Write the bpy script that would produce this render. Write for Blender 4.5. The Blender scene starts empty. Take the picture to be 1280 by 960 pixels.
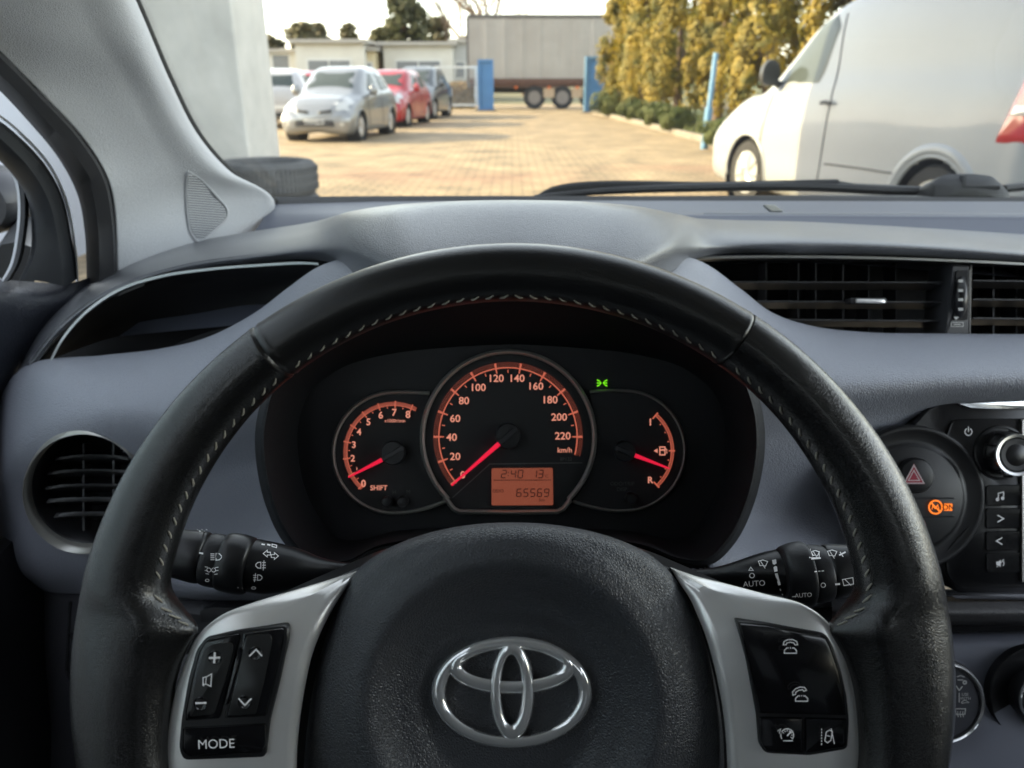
import bpy, bmesh, math, random
import numpy as np
from mathutils import Vector, Matrix
from mathutils.bvhtree import BVHTree
random.seed(7)
R = math.radians
TH = R(21.6); CT, ST = math.cos(TH), math.sin(TH)
EYE = Vector((0, 0, 1.25)); F = 960.0
FW = Vector((0, CT, -ST)); UP = Vector((0, ST, CT)); RT = Vector((1, 0, 0))
scene = bpy.context.scene
col = scene.collection

def V(px, py, Z):                      # a measured point: photo coordinate + real depth from the eye (m)
    return EYE + RT*((px-640)/F*Z) + UP*((480-py)/F*Z) + FW*Z
def G(px, py, z=0.0):                  # ground point
    d = RT*((px-640)/F) + UP*((480-py)/F) + FW
    t = (z-EYE.z)/d.z
    return EYE + d*t
def H(px, dist, z):                    # point at forward distance dist, height z, seen in column px
    Z = dist*CT + (EYE.z-z)*ST
    return Vector(((px-640)/F*Z, dist, z))

# ---------------------------------------------------------------- materials
MATS = {}
def mat(name, color=(.5,.5,.5), rough=.5, metal=0.0, bump=None, bump2=None, var=None, coat=0.0, emit=None, estr=1.0, spec=.5, sheen=0, coatr=.06):
    if name in MATS: return MATS[name]
    m = bpy.data.materials.new(name); m.use_nodes = True
    nt = m.node_tree; N = nt.nodes; L = nt.links
    b = N['Principled BSDF']
    b.inputs['Base Color'].default_value = (*color, 1)
    b.inputs['Roughness'].default_value = rough
    b.inputs['Metallic'].default_value = metal
    b.inputs['Specular IOR Level'].default_value = spec
    b.inputs['Coat Weight'].default_value = coat
    b.inputs['Coat Roughness'].default_value = coatr
    if emit:
        b.inputs['Emission Color'].default_value = (*emit, 1); b.inputs['Emission Strength'].default_value = estr
    tc = N.new('ShaderNodeTexCoord')
    last = None
    def addbump(h, strength, dist):
        nonlocal last
        bp = N.new('ShaderNodeBump'); bp.inputs['Strength'].default_value = strength; bp.inputs['Distance'].default_value = dist
        L.new(h, bp.inputs['Height'])
        if last: L.new(last.outputs[0], bp.inputs['Normal'])
        last = bp
    if bump:                           # ('leather'|'noise', scale, strength, distance)
        kind, sc, st, di = bump
        if kind == 'leather':
            no = N.new('ShaderNodeTexNoise'); no.inputs['Scale'].default_value = sc*.35; no.inputs['Detail'].default_value = 3
            L.new(tc.outputs['Object'], no.inputs['Vector'])
            mx = N.new('ShaderNodeMix'); mx.data_type = 'VECTOR'; mx.inputs[0].default_value = .0035*400/sc
            L.new(tc.outputs['Object'], mx.inputs[4]); L.new(no.outputs['Color'], mx.inputs[5])
            vo = N.new('ShaderNodeTexVoronoi'); vo.feature = 'DISTANCE_TO_EDGE'; vo.inputs['Scale'].default_value = sc
            L.new(mx.outputs[1], vo.inputs['Vector'])
            mr = N.new('ShaderNodeMapRange'); mr.inputs['From Max'].default_value = .32; mr.interpolation_type = 'SMOOTHSTEP'
            L.new(vo.outputs['Distance'], mr.inputs['Value'])
            n2 = N.new('ShaderNodeTexNoise'); n2.inputs['Scale'].default_value = sc*.5; n2.inputs['Detail'].default_value = 4
            L.new(tc.outputs['Object'], n2.inputs['Vector'])
            ad = N.new('ShaderNodeMath'); ad.operation = 'MULTIPLY_ADD'; ad.inputs[1].default_value = .9
            L.new(n2.outputs['Fac'], ad.inputs[0]); L.new(mr.outputs[0], ad.inputs[2])
            addbump(ad.outputs[0], st, di)
        else:
            no = N.new('ShaderNodeTexNoise'); no.inputs['Scale'].default_value = sc; no.inputs['Detail'].default_value = 5
            L.new(tc.outputs['Object'], no.inputs['Vector'])
            addbump(no.outputs['Fac'], st, di)
    if bump2:
        no = N.new('ShaderNodeTexNoise'); no.inputs['Scale'].default_value = bump2[0]; no.inputs['Detail'].default_value = 2
        L.new(tc.outputs['Object'], no.inputs['Vector']); addbump(no.outputs['Fac'], bump2[1], bump2[2])
    if last: L.new(last.outputs[0], b.inputs['Normal'])
    if var:                            # (scale, amount, second colour)
        no = N.new('ShaderNodeTexNoise'); no.inputs['Scale'].default_value = var[0]; no.inputs['Detail'].default_value = 6; no.inputs['Roughness'].default_value = .6
        L.new(tc.outputs['Object'], no.inputs['Vector'])
        cr_ = N.new('ShaderNodeValToRGB'); e = cr_.color_ramp.elements
        e[0].position = .5-var[1]; e[1].position = .5+var[1]
        e[0].color = (*color, 1); e[1].color = (*var[2], 1)
        L.new(no.outputs['Fac'], cr_.inputs[0]); L.new(cr_.outputs[0], b.inputs['Base Color'])
        mr = N.new('ShaderNodeMapRange'); mr.inputs['To Min'].default_value = max(0, rough-.08); mr.inputs['To Max'].default_value = min(1, rough+.1)
        L.new(no.outputs['Fac'], mr.inputs['Value']); L.new(mr.outputs[0], b.inputs['Roughness'])
    MATS[name] = m
    return m

def glass_mat(name, tint=(1,1,1), rough=0.0, fac=1.0, dust=0.0):
    if name in MATS: return MATS[name]
    m = bpy.data.materials.new(name); m.use_nodes = True
    nt = m.node_tree; N = nt.nodes; L = nt.links
    N.remove(N['Principled BSDF'])
    tr = N.new('ShaderNodeBsdfTransparent'); tr.inputs[0].default_value = (*tint, 1)
    gl = N.new('ShaderNodeBsdfGlossy'); gl.inputs['Roughness'].default_value = rough
    fr = N.new('ShaderNodeLayerWeight'); pw = N.new('ShaderNodeMath'); pw.operation = 'POWER'; pw.inputs[1].default_value = 5
    L.new(fr.outputs['Facing'], pw.inputs[0]); fr.inputs[0].default_value = .5
    mu = N.new('ShaderNodeMath'); mu.operation = 'MULTIPLY_ADD'; mu.inputs[1].default_value = .5*fac; mu.inputs[2].default_value = .04*fac
    L.new(pw.outputs[0], mu.inputs[0])
    mx = N.new('ShaderNodeMixShader'); L.new(mu.outputs[0], mx.inputs[0]); L.new(tr.outputs[0], mx.inputs[1]); L.new(gl.outputs[0], mx.inputs[2])
    out = mx
    if dust:
        df = N.new('ShaderNodeBsdfDiffuse'); df.inputs[0].default_value = (.6,.58,.55,1)
        m2 = N.new('ShaderNodeMixShader')
        no = N.new('ShaderNodeTexNoise'); no.inputs['Scale'].default_value = 6; tc = N.new('ShaderNodeTexCoord')
        L.new(tc.outputs['Object'], no.inputs['Vector'])
        mm = N.new('ShaderNodeMath'); mm.operation = 'MULTIPLY'; mm.inputs[1].default_value = dust*2; L.new(no.outputs['Fac'], mm.inputs[0])
        L.new(mm.outputs[0], m2.inputs[0]); L.new(mx.outputs[0], m2.inputs[1]); L.new(df.outputs[0], m2.inputs[2]); out = m2
    L.new(out.outputs[0], N['Material Output'].inputs[0])
    MATS[name] = m
    return m

# ---------------------------------------------------------------- object helpers
def thing(name, label, cat, loc=(0,0,0), group=None, rotz=0):
    o = bpy.data.objects.new(name, None); col.objects.link(o)
    o.location = loc; o.rotation_euler = (0,0,rotz); o.empty_display_size = .1
    o['label'] = label; o['category'] = cat
    if group: o['group'] = group
    return o
def wloc(o):
    v = Vector(o.location)
    while o.parent: o = o.parent; v = v + Vector(o.location)
    return v
def mesh_obj(name, verts, faces, m, parent=None, smooth=True, sharp=40, label=None, local=False):
    me = bpy.data.meshes.new(name)
    off = wloc(parent) if (parent and not local) else Vector((0,0,0))
    me.from_pydata([tuple(Vector(v)-off) for v in verts], [], [tuple(f) for f in faces])
    me.validate(); me.update()
    bm = bmesh.new(); bm.from_mesh(me); bmesh.ops.recalc_face_normals(bm, faces=bm.faces); bm.to_mesh(me); bm.free()
    if smooth:
        me.polygons.foreach_set('use_smooth', [True]*len(me.polygons))
        me.set_sharp_from_angle(angle=R(sharp))
    me.materials.append(m)
    o = bpy.data.objects.new(name, me); col.objects.link(o)
    if parent: o.parent = parent
    if label: o['label'] = label
    return o
def tag(o, label=None, cat=None, group=None, kind=None):
    if label: o['label'] = label
    if cat: o['category'] = cat
    if group: o['group'] = group
    if kind: o['kind'] = kind
    return o
class MB:
    def __init__(s): s.v = []; s.f = []
    def add(s, verts, faces):
        n = len(s.v); s.v += [Vector(v) for v in verts]; s.f += [tuple(i+n for i in f) for f in faces]; return s
    def box(s, c, sz, rz=0, M=None):
        x, y, z = sz[0]/2, sz[1]/2, sz[2]/2
        vs = [Vector((a*x, b*y, d*z)) for a in (-1,1) for b in (-1,1) for d in (-1,1)]
        rm = Matrix.Rotation(rz, 3, 'Z') if M is None else M
        return s.add([rm @ v + Vector(c) for v in vs], [(0,1,3,2),(4,6,7,5),(0,4,5,1),(2,3,7,6),(0,2,6,4),(1,5,7,3)])
    def prism(s, pts, d):              # closed polygon (world points) extruded by vector d
        n = len(pts); d = Vector(d)
        return s.add([Vector(p) for p in pts]+[Vector(p)+d for p in pts], [tuple(range(n)), tuple(range(2*n-1, n-1, -1))]+[(i, (i+1)%n, (i+1)%n+n, i+n) for i in range(n)])
    def tube(s, path, rad, k=8, caps=True, flat=1.0):
        path = [Vector(p) for p in path]; n = len(path)
        rads = rad if isinstance(rad, (list, tuple)) else [rad]*n
        vs = []; up = None
        for i, p in enumerate(path):
            t = (path[min(i+1, n-1)]-path[max(i-1, 0)]).normalized()
            if up is None: up = t.orthogonal().normalized()
            up = (up - t*up.dot(t)).normalized(); b = t.cross(up)
            for j in range(k):
                a = 2*math.pi*j/k
                vs.append(p + up*math.cos(a)*rads[i] + b*math.sin(a)*rads[i]*flat)
        fs = [(i*k+j, i*k+(j+1)%k, (i+1)*k+(j+1)%k, (i+1)*k+j) for i in range(n-1) for j in range(k)]
        if caps: fs += [tuple(range(k-1, -1, -1)), tuple((n-1)*k+j for j in range(k))]
        return s.add(vs, fs)
    def lathe(s, c, axis, prof, k=32, xdir=None):   # prof: [(radius, height)], closed by caps when radius > 0
        axis = Vector(axis).normalized(); a1 = Vector(xdir).normalized() if xdir else axis.orthogonal().normalized(); a2 = axis.cross(a1)
        c = Vector(c); vs = []; n = len(prof)
        for r_, h in prof:
            for j in range(k):
                a = 2*math.pi*j/k
                vs.append(c + axis*h + (a1*math.cos(a)+a2*math.sin(a))*r_)
        fs = [(i*k+j, i*k+(j+1)%k, (i+1)*k+(j+1)%k, (i+1)*k+j) for i in range(n-1) for j in range(k)]
        fs += [tuple(range(k-1, -1, -1)), tuple((n-1)*k+j for j in range(k))]
        return s.add(vs, fs)
    def grid(s, P, closed_u=False):    # P[i][j] points
        m, n = len(P), len(P[0]); vs = [p for row in P for p in row]
        fs = [(i*n+j, i*n+j+1, (i+1)*n+j+1, (i+1)*n+j) for i in range(m-1) for j in range(n-1)]
        if closed_u: fs += [((m-1)*n+j, (m-1)*n+j+1, j+1, j) for j in range(n-1)]
        return s.add(vs, fs)
    def build(s, name, m, parent=None, **k):
        return mesh_obj(name, s.v, s.f, m, parent, **k)

def hermite(P, T, x):
    """P (n,k) at params T, evaluated at x; Catmull-Rom tangents for uneven spacing."""
    P = np.asarray(P, float); T = np.asarray(T, float); n = len(P)
    D = (P[1:]-P[:-1])/(T[1:]-T[:-1])[:, None]; M = np.zeros_like(P)
    M[0] = D[0]; M[-1] = D[-1]
    for i in range(1, n-1):
        h0, h1 = T[i]-T[i-1], T[i+1]-T[i]
        M[i] = (D[i-1]*h1 + D[i]*h0)/(h0+h1)
    x = np.asarray(x, float); i = np.clip(np.searchsorted(T, x, side='right')-1, 0, n-2)
    h = (T[i+1]-T[i]); t = ((x-T[i])/h)[:, None]; h = h[:, None]
    return (2*t**3-3*t**2+1)*P[i] + (t**3-2*t**2+t)*h*M[i] + (-2*t**3+3*t**2)*P[i+1] + (t**3-t**2)*h*M[i+1]
def chord(P):
    P = np.asarray(P, float); d = np.sqrt(((P[1:]-P[:-1])**2).sum(1))**.7 + 1e-6
    return np.concatenate([[0], np.cumsum(d)])
def curve(pts, n):
    T = chord(pts); return hermite(pts, T, np.linspace(0, T[-1], n))
def closed_curve(pts, n):
    k = len(pts); pts = [tuple(p) for p in pts]; ext = pts[-3:]+pts+pts[:4]
    T = chord(ext); return hermite(ext, T, np.linspace(T[3], T[3+k], n, endpoint=False))
def surf(Gd, nu, nv, conv=True):
    """Gd[i][j] = (px,py,Z); smooth surface through them with nu x nv points"""
    A = np.asarray(Gd, float); m, n, _ = A.shape
    S = A*np.array([1,1,500.])
    tj = np.mean([chord(S[i]) for i in range(m)], axis=0); ti = np.mean([chord(S[:, j]) for j in range(n)], axis=0)
    B = np.stack([hermite(A[i], tj, np.linspace(0, tj[-1], nv)) for i in range(m)])
    C = np.stack([hermite(B[:, j], ti, np.linspace(0, ti[-1], nu)) for j in range(nv)], axis=1)
    if not conv: return C
    return [[V(*C[i, j]) for j in range(nv)] for i in range(nu)]

def rounded(pts, r, seg=4):
    """2D polygon with rounded corners"""
    out = []; n = len(pts)
    for i in range(n):
        p = Vector(pts[i][:2]); a = Vector(pts[i-1][:2]); b = Vector(pts[(i+1)%n][:2])
        rr = pts[i][2] if len(pts[i]) > 2 else r
        da, db = (a-p), (b-p); ra = min(rr, da.length*.49, db.length*.49)
        p0, p1 = p+da.normalized()*ra, p+db.normalized()*ra
        for k in range(seg+1):
            t = k/seg; out.append(tuple(p0*(1-t)**2 + p*2*t*(1-t) + p1*t*t))
    return out
def plate(pts, Z, thick, bev=0.0006, round_=0, out=None, dome=0.0):
    """plate whose face follows the measured outline at depth Z (number or function), with a bevelled rim, of real thickness"""
    mb = out or MB()
    if round_: pts = rounded(pts, round_)
    zf = Z if callable(Z) else (lambda x, y: Z)
    n = len(pts); cx = sum(p[0] for p in pts)/n; cy = sum(p[1] for p in pts)/n
    area = sum(pts[i-1][0]*pts[i][1]-pts[i][0]*pts[i-1][1] for i in range(n))
    sg = 1 if area > 0 else -1
    inn = []
    for i in range(n):
        a, p, b = Vector(pts[i-1]), Vector(pts[i]), Vector(pts[(i+1)%n])
        e1 = (p-a); e2 = (b-p)
        nn = Vector((-e1.y-e2.y, e1.x+e2.x))
        nn = nn.normalized()*sg if nn.length > 1e-9 else Vector((0,0))
        k = bev/ (zf(p.x, p.y)/F)
        inn.append((p.x+nn.x*k, p.y+nn.y*k))
    L0 = [V(x, y, zf(x, y)) for x, y in inn]
    L1 = [V(x, y, zf(x, y)+bev) for x, y in pts]
    L2 = [p+FW*(thick-bev) for p in L1]
    vs = L0+L1+L2
    fs = [(i, (i+1)%n, n+(i+1)%n, n+i) for i in range(n)] + [(n+i, n+(i+1)%n, 2*n+(i+1)%n, 2*n+i) for i in range(n)]
    if dome:
        ic = V(cx, cy, zf(cx, cy)-dome)
        mid = [V(cx+(x-cx)*.6, cy+(y-cy)*.6, zf(cx+(x-cx)*.6, cy+(y-cy)*.6)-dome*.75) for x, y in inn]
        vs += mid+[ic]; fs += [(i, (i+1)%n, 3*n+(i+1)%n, 3*n+i) for i in range(n)] + [(3*n+i, 3*n+(i+1)%n, 4*n) for i in range(n)]
    else: fs += [tuple(range(n))]
    fs += [tuple(range(3*n-1, 2*n-1, -1))]
    return mb.add(vs, fs)

# decals: printed marks laid on a surface found by casting on the mesh
def bvh_of(*objs):
    vs = []; fs = []
    for o in objs:
        off = wloc(o); n = len(vs); vs += [v.co+off for v in o.data.vertices]; fs += [tuple(i+n for i in p.vertices) for p in o.data.polygons]
    return BVHTree.FromPolygons(vs, fs)
def onto(bvh, x, y, lift, Zd=.4):
    d = (V(x, y, 1)-EYE).normalized(); h = bvh.ray_cast(EYE, d)
    p = h[0] if h[0] else V(x, y, Zd)
    return p - d*lift
class Mark:
    """flat printed strokes and letters, in photo coordinates, laid on a plane depth or a surface"""
    def __init__(s, where, lift=.0004, th=.0003): s.w = where; s.lift = lift; s.mb = MB(); s.th = th
    def P(s, x, y):
        if isinstance(s.w, (int, float)): return V(x, y, s.w-s.lift)
        return onto(s.w, x, y, s.lift)
    def poly(s, pts):
        A = [s.P(*p) for p in pts]; n = len(A)
        s.mb.add(A, [tuple(range(n))]); return s
    def stroke(s, pts, w, close=False):
        pts = [Vector(p[:2]) for p in pts]; n = len(pts); L_ = []; R_ = []
        for i in range(n):
            if close: a, b = pts[i-1], pts[(i+1)%n]
            else: a, b = pts[max(i-1,0)], pts[min(i+1,n-1)]
            e1 = (pts[i]-a); e2 = (b-pts[i])
            t = ((e1.normalized() if e1.length > 0 else Vector((0,0)))+(e2.normalized() if e2.length > 0 else Vector((0,0))))
            t = t.normalized() if t.length > 1e-6 else e1.normalized()
            nn = Vector((-t.y, t.x)); c = 1.0
            if e1.length > 0 and e2.length > 0:
                cc = abs(nn.dot(Vector((-e1.y, e1.x)).normalized())); c = min(1/max(cc, .35), 2.2)
            L_.append(pts[i]+nn*w/2*c); R_.append(pts[i]-nn*w/2*c)
        A = [s.P(*p) for p in L_]+[s.P(*p) for p in R_]
        m = n if close else n-1
        s.mb.add(A, [(i, (i+1)%n, n+(i+1)%n, n+i) for i in range(m)]); return s
    def arc(s, c, r, a0, a1, w, k=20, ry=None):
        ry = ry or r; full = abs(a1-a0) >= 360
        pts = [(c[0]+r*math.cos(R(a0+(a1-a0)*i/k)), c[1]-ry*math.sin(R(a0+(a1-a0)*i/k))) for i in range(k if full else k+1)]
        return s.stroke(pts, w, close=full)
    def text(s, body, c, h, rot=0, shear=0, bold=0.0, sx=1.0, sub=False):
        vs, fs = text_geo(body, bold)
        for f in fs:
            pass
        ca, sa = math.cos(R(rot)), math.sin(R(rot))
        A = []
        for x, y in vs:
            x = (x*sx + shear*y)*h; y = y*h
            A.append(s.P(c[0]+x*ca-y*sa*1, c[1]-(x*sa+y*ca)))
        s.mb.add(A, fs); return s
    def build(s, name, m, parent, **k): return mesh_obj(name, s.mb.v, s.mb.f, m, parent, smooth=False, **k)
_TG = {}
def text_geo(body, bold=0.0):
    key = (body, bold)
    if key in _TG: return _TG[key]
    cu = bpy.data.curves.new('t', 'FONT'); cu.body = body; cu.align_x = 'CENTER'; cu.align_y = 'CENTER'; cu.resolution_u = 3; cu.offset = bold
    cu.fill_mode = 'BOTH'
    o = bpy.data.objects.new('t', cu); col.objects.link(o)
    dg = bpy.context.evaluated_depsgraph_get(); dg.update()
    me = o.evaluated_get(dg).to_mesh()
    vs = [(v.co.x, v.co.y) for v in me.vertices]; fs = [tuple(p.vertices) for p in me.polygons]
    o.evaluated_get(dg).to_mesh_clear()
    bpy.data.objects.remove(o); bpy.data.curves.remove(cu)
    if vs:
        ys = [v[1] for v in vs]; xs = [v[0] for v in vs]; my = (max(ys)+min(ys))/2; mx_ = (max(xs)+min(xs))/2; s = 1/.7
        vs = [((x-mx_)*s, (y-my)*s) for x, y in vs]
    _TG[key] = (vs, fs); return _TG[key]
SEG7 = {'0':'abcdef','1':'bc','2':'abged','3':'abgcd','4':'fgbc','5':'afgcd','6':'afgedc','9':'abcdfg','8':'abcdefg'}
def seg7(mk, s, x, y, w, h, step, t=1.1, sl=.12):
    for ch in s:
        if ch == ' ': x += step; continue
        if ch == ':':
            for yy in (y+h*.3, y+h*.7):
                xx = x - (yy-y)*sl + h*sl - step*.12
                mk.poly([(xx,yy-.6),(xx+1.2,yy-.6),(xx+1.2,yy+.6),(xx,yy+.6)])
            x += step*.35; continue
        def q(u, v): return (x+u*w+(1-v)*h*sl, y+v*h)
        S = {'a':((0,0),(1,0)),'b':((1,0),(1,.5)),'c':((1,.5),(1,1)),'d':((0,1),(1,1)),'e':((0,.5),(0,1)),'f':((0,0),(0,.5)),'g':((0,.5),(1,.5))}
        for k in SEG7[ch]:
            a, b = S[k]; a = Vector(q(*a)); b = Vector(q(*b)); d = (b-a)*.07
            mk.stroke([a+d, b-d], t)
        x += step

# ================================================================= WORLD, SUN, CAMERA
SUN_AZ, SUN_EL = 80, 24        # azimuth to the left of straight ahead, elevation
world = bpy.data.worlds.new("World"); scene.world = world; world.use_nodes = True
wn = world.node_tree; bg = wn.nodes['Background']
sky = wn.nodes.new('ShaderNodeTexSky'); sky.sky_type = 'NISHITA'; sky.sun_disc = False
sky.sun_elevation = R(SUN_EL); sky.sun_rotation = R(-SUN_AZ); sky.dust_density = 1.0; sky.air_density = 1.0
hs = wn.nodes.new('ShaderNodeHueSaturation'); hs.inputs['Saturation'].default_value = .5
tn = wn.nodes.new('ShaderNodeMix'); tn.data_type = 'RGBA'; tn.blend_type = 'MULTIPLY'; tn.inputs[0].default_value = 1; tn.inputs[7].default_value = (1,.955,.88,1)
wn.links.new(sky.outputs[0], hs.inputs['Color']); wn.links.new(hs.outputs[0], tn.inputs[6]); wn.links.new(tn.outputs[2], bg.inputs[0]); bg.inputs[1].default_value = .15
sd = Vector((-math.sin(R(SUN_AZ))*math.cos(R(SUN_EL)), math.cos(R(SUN_AZ))*math.cos(R(SUN_EL)), math.sin(R(SUN_EL))))
sl = bpy.data.lights.new('sun', 'SUN'); sl.energy = 2.2; sl.angle = R(.5); sl.color = (1, .78, .43)
so = bpy.data.objects.new('sun', sl); col.objects.link(so); so.rotation_euler = sd.to_track_quat('Z', 'Y').to_euler()
so.location = sd*60
cam = bpy.data.cameras.new('camera'); co = bpy.data.objects.new('camera', cam); col.objects.link(co)
co.location = EYE; co.rotation_euler = (R(90)-TH, 0, 0); cam.sensor_width = 36; cam.lens = 27.0
cam.clip_start = .02; cam.clip_end = 2000
cam.dof.use_dof = True; cam.dof.focus_distance = .41; cam.dof.aperture_fstop = 12.0
scene.camera = co
scene.view_settings.view_transform = 'Standard'; scene.view_settings.look = 'None'; scene.view_settings.gamma = 1
scene.view_settings.exposure = 2.75
scene.cycles.use_denoising = True; scene.cycles.max_bounces = 10; scene.cycles.diffuse_bounces = 5
scene.cycles.transparent_max_bounces = 16; scene.cycles.caustics_reflective = False; scene.cycles.caustics_refractive = False
scene.cycles.sample_clamp_indirect = 6

# ================================================================= OUTSIDE: SETTING
def struct(name, mb, m, **k): return tag(mb.build(name, m, **k), kind='structure')
grass_base = mat('soil', (.10,.11,.045), .95, var=(.7,.2,(.19,.15,.08)), bump=('noise', 6, .6, .05))
g = MB(); g.add([(-600,-400,-.012),(600,-400,-.012),(600,900,-.012),(-600,900,-.012)], [(0,1,2,3)])
struct('ground', g, grass_base, smooth=False)
# paved yard: concrete block pavers, brick pattern, with reddish courses
pm = bpy.data.materials.new('pavers'); pm.use_nodes = True; nt = pm.node_tree; N = nt.nodes; L = nt.links; pb = N['Principled BSDF']
tc = N.new('ShaderNodeTexCoord'); br = N.new('ShaderNodeTexBrick'); br.inputs['Scale'].default_value = 1.0
br.inputs['Brick Width'].default_value = .26; br.inputs['Row Height'].default_value = .17; br.inputs['Mortar Size'].default_value = .012
br.inputs['Color1'].default_value = (.42,.315,.185,1); br.inputs['Color2'].default_value = (.30,.23,.14,1); br.inputs['Mortar'].default_value = (.16,.125,.08,1)
L.new(tc.outputs['Object'], br.inputs['Vector'])
sx = N.new('ShaderNodeSeparateXYZ'); L.new(tc.outputs['Object'], sx.inputs[0])
no = N.new('ShaderNodeTexNoise'); no.inputs['Scale'].default_value = .35; no.inputs['Detail'].default_value = 5; L.new(tc.outputs['Object'], no.inputs['Vector'])
mr = N.new('ShaderNodeMapRange'); mr.inputs['From Min'].default_value = .42; mr.inputs['From Max'].default_value = .62; L.new(no.outputs['Fac'], mr.inputs['Value'])
bx = N.new('ShaderNodeMath'); bx.operation = 'MULTIPLY'; bx.inputs[1].default_value = 1.0
def band(c, w):
    a = N.new('ShaderNodeMath'); a.operation = 'SUBTRACT'; a.inputs[1].default_value = c; L.new(sx.outputs['Y'], a.inputs[0])
    b_ = N.new('ShaderNodeMath'); b_.operation = 'ABSOLUTE'; L.new(a.outputs[0], b_.inputs[0])
    c_ = N.new('ShaderNodeMapRange'); c_.inputs['From Min'].default_value = w*1.1; c_.inputs['From Max'].default_value = w*.8; L.new(b_.outputs[0], c_.inputs['Value']); return c_
b1 = band(11.3, 1.3)
L.new(b1.outputs[0], bx.inputs[0])
mm = N.new('ShaderNodeMath'); mm.operation = 'MULTIPLY'; L.new(bx.outputs[0], mm.inputs[0]); L.new(mr.outputs[0], mm.inputs[1])
m3 = N.new('ShaderNodeMath'); m3.operation = 'MULTIPLY'; m3.inputs[1].default_value = .42; L.new(mm.outputs[0], m3.inputs[0])
mx = N.new('ShaderNodeMix'); mx.data_type = 'RGBA'; L.new(m3.outputs[0], mx.inputs[0]); L.new(br.outputs['Color'], mx.inputs[6]); mx.inputs[7].default_value = (.36,.16,.10,1)
n2 = N.new('ShaderNodeTexNoise'); n2.inputs['Scale'].default_value = 1.3; n2.inputs['Detail'].default_value = 8; L.new(tc.outputs['Object'], n2.inputs['Vector'])
m4 = N.new('ShaderNodeMapRange'); m4.inputs['From Min'].default_value = .3; m4.inputs['From Max'].default_value = .7; m4.inputs['To Min'].default_value = .60; m4.inputs['To Max'].default_value = 1.16; L.new(n2.outputs['Fac'], m4.inputs['Value'])
vm = N.new('ShaderNodeVectorMath'); vm.operation = 'SCALE'; L.new(mx.outputs[2], vm.inputs[0]); L.new(m4.outputs[0], vm.inputs['Scale'])
L.new(vm.outputs[0], pb.inputs['Base Color']); pb.inputs['Roughness'].default_value = .8
bp = N.new('ShaderNodeBump'); bp.inputs['Strength'].default_value = .5; bp.inputs['Distance'].default_value = .01; L.new(br.outputs['Fac'], bp.inputs['Height']); bp.invert = True
L.new(bp.outputs[0], pb.inputs['Normal'])
yard = [(-14,-14),(14,-14),(14,6),(5.2,9),(4.45,14),(4.05,18),(3.75,24),(3.3,31),(3.2,34.0),(8,37),(24,37),(24,45),(-30,45),(-30,36),(-30,9),(-14,9)]
g = MB(); g.add([(x,y,0) for x,y in yard], [tuple(range(len(yard)))]); struct('paved_yard', g, pm, smooth=False)
# kerb along the right side of the yard
kp = [(5.2,9),(4.45,14),(4.05,18),(3.75,24),(3.3,31),(3.2,34.0)]
kb = MB(); kc = curve([(x,y,0) for x,y in kp], 40); rows = []
for i, p in enumerate(kc):
    rows.append([Vector((p[0]+o, p[1], z)) for o, z in ((0,-.01),(0,.11),(.02,.13),(.15,.13),(.15,-.01))])
kb.grid(rows); struct('kerb', kb, mat('kerb_concrete', (.27,.24,.19), .85, var=(4,.2,(.17,.15,.12)), bump=('noise',30,.4,.01)))
vb = MB(); rows = []
for i, p in enumerate(kc): rows.append([Vector((p[0]+.15+k*k*.35, p[1], .10+.05*math.sin(i*1.7+k*2)*(k>0))) for k in range(6)])
vb.grid(rows); struct('verge', vb, grass_base)
# grass tufts on the verge (uncountable)
gb = MB(); rnd = random.Random(3)
for _ in range(9000):
    t = rnd.random(); p = kc[min(39, int(t*40))]; o = .2+rnd.random()**1.5*3.0; y = p[1]+rnd.uniform(-.4,.4)
    a = rnd.uniform(0, 6.28); h = rnd.uniform(.05,.2); w = .012
    b0 = Vector((p[0]+o, y, .1)); s_ = Vector((math.cos(a)*w, math.sin(a)*w, 0)); tip = b0+Vector((math.cos(a+1)*.05, math.sin(a+1)*.05, h))
    gb.add([b0-s_, b0+s_, tip], [(0,1,2)])
tag(gb.build('grass', mat('grass_blade', (.07,.11,.02), .7, var=(3,.2,(.14,.14,.04))), smooth=False), 'short green grass growing on the verge behind the kerb', 'grass', kind='stuff')

# ---- low white halls far behind
def hall(name, label, x0, x1, y, h, depth, wins, colr, wcol=(.16,.17,.19)):
    t = thing(name, label, 'building', ((x0+x1)/2, y, 0))
    w = MB(); w.box(((x0+x1)/2, y+depth/2, h/2-.02), (x1-x0, depth, h)); w.build('wall', colr, t, smooth=False)
    r_ = MB(); r_.box(((x0+x1)/2, y+depth/2-.1, h+.09), (x1-x0+.5, depth+.6, .22)); r_.build('roof', mat('roof_trim', (.35,.33,.30), .7), t, smooth=False)
    for a, b, z0, z1 in wins:
        f = MB(); f.box(((a+b)/2, y-.02, (z0+z1)/2), (b-a+.16, .08, z1-z0+.16)); fo = f.build('window', mat('win_frame', (.62,.62,.6), .6), t, smooth=False)
        p = MB()
        k = max(1, int((b-a)/1.2))
        for i in range(k):
            wd = (b-a)/k; p.box((a+wd*(i+.5), y-.07, (z0+z1)/2), (wd-.09, .03, z1-z0-.04))
        p.build('pane', mat('hall_pane', wcol, .15), fo, smooth=False)
    return t
white_r = mat('white_render', (.64,.62,.57), .8, var=(.6,.25,(.52,.50,.46)))
def xat(px, dist): return (px-640)/F*(dist*CT+.3)
hall('hall_building', 'low white hall with strip windows at the far left, next to the pillar', xat(250,52), xat(374,52), 52, 2.85, 9, [(xat(318,52), xat(338,52), 1.7, 2.7), (xat(345,52), xat(366,52), 1.7, 2.7)], white_r)
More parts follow.
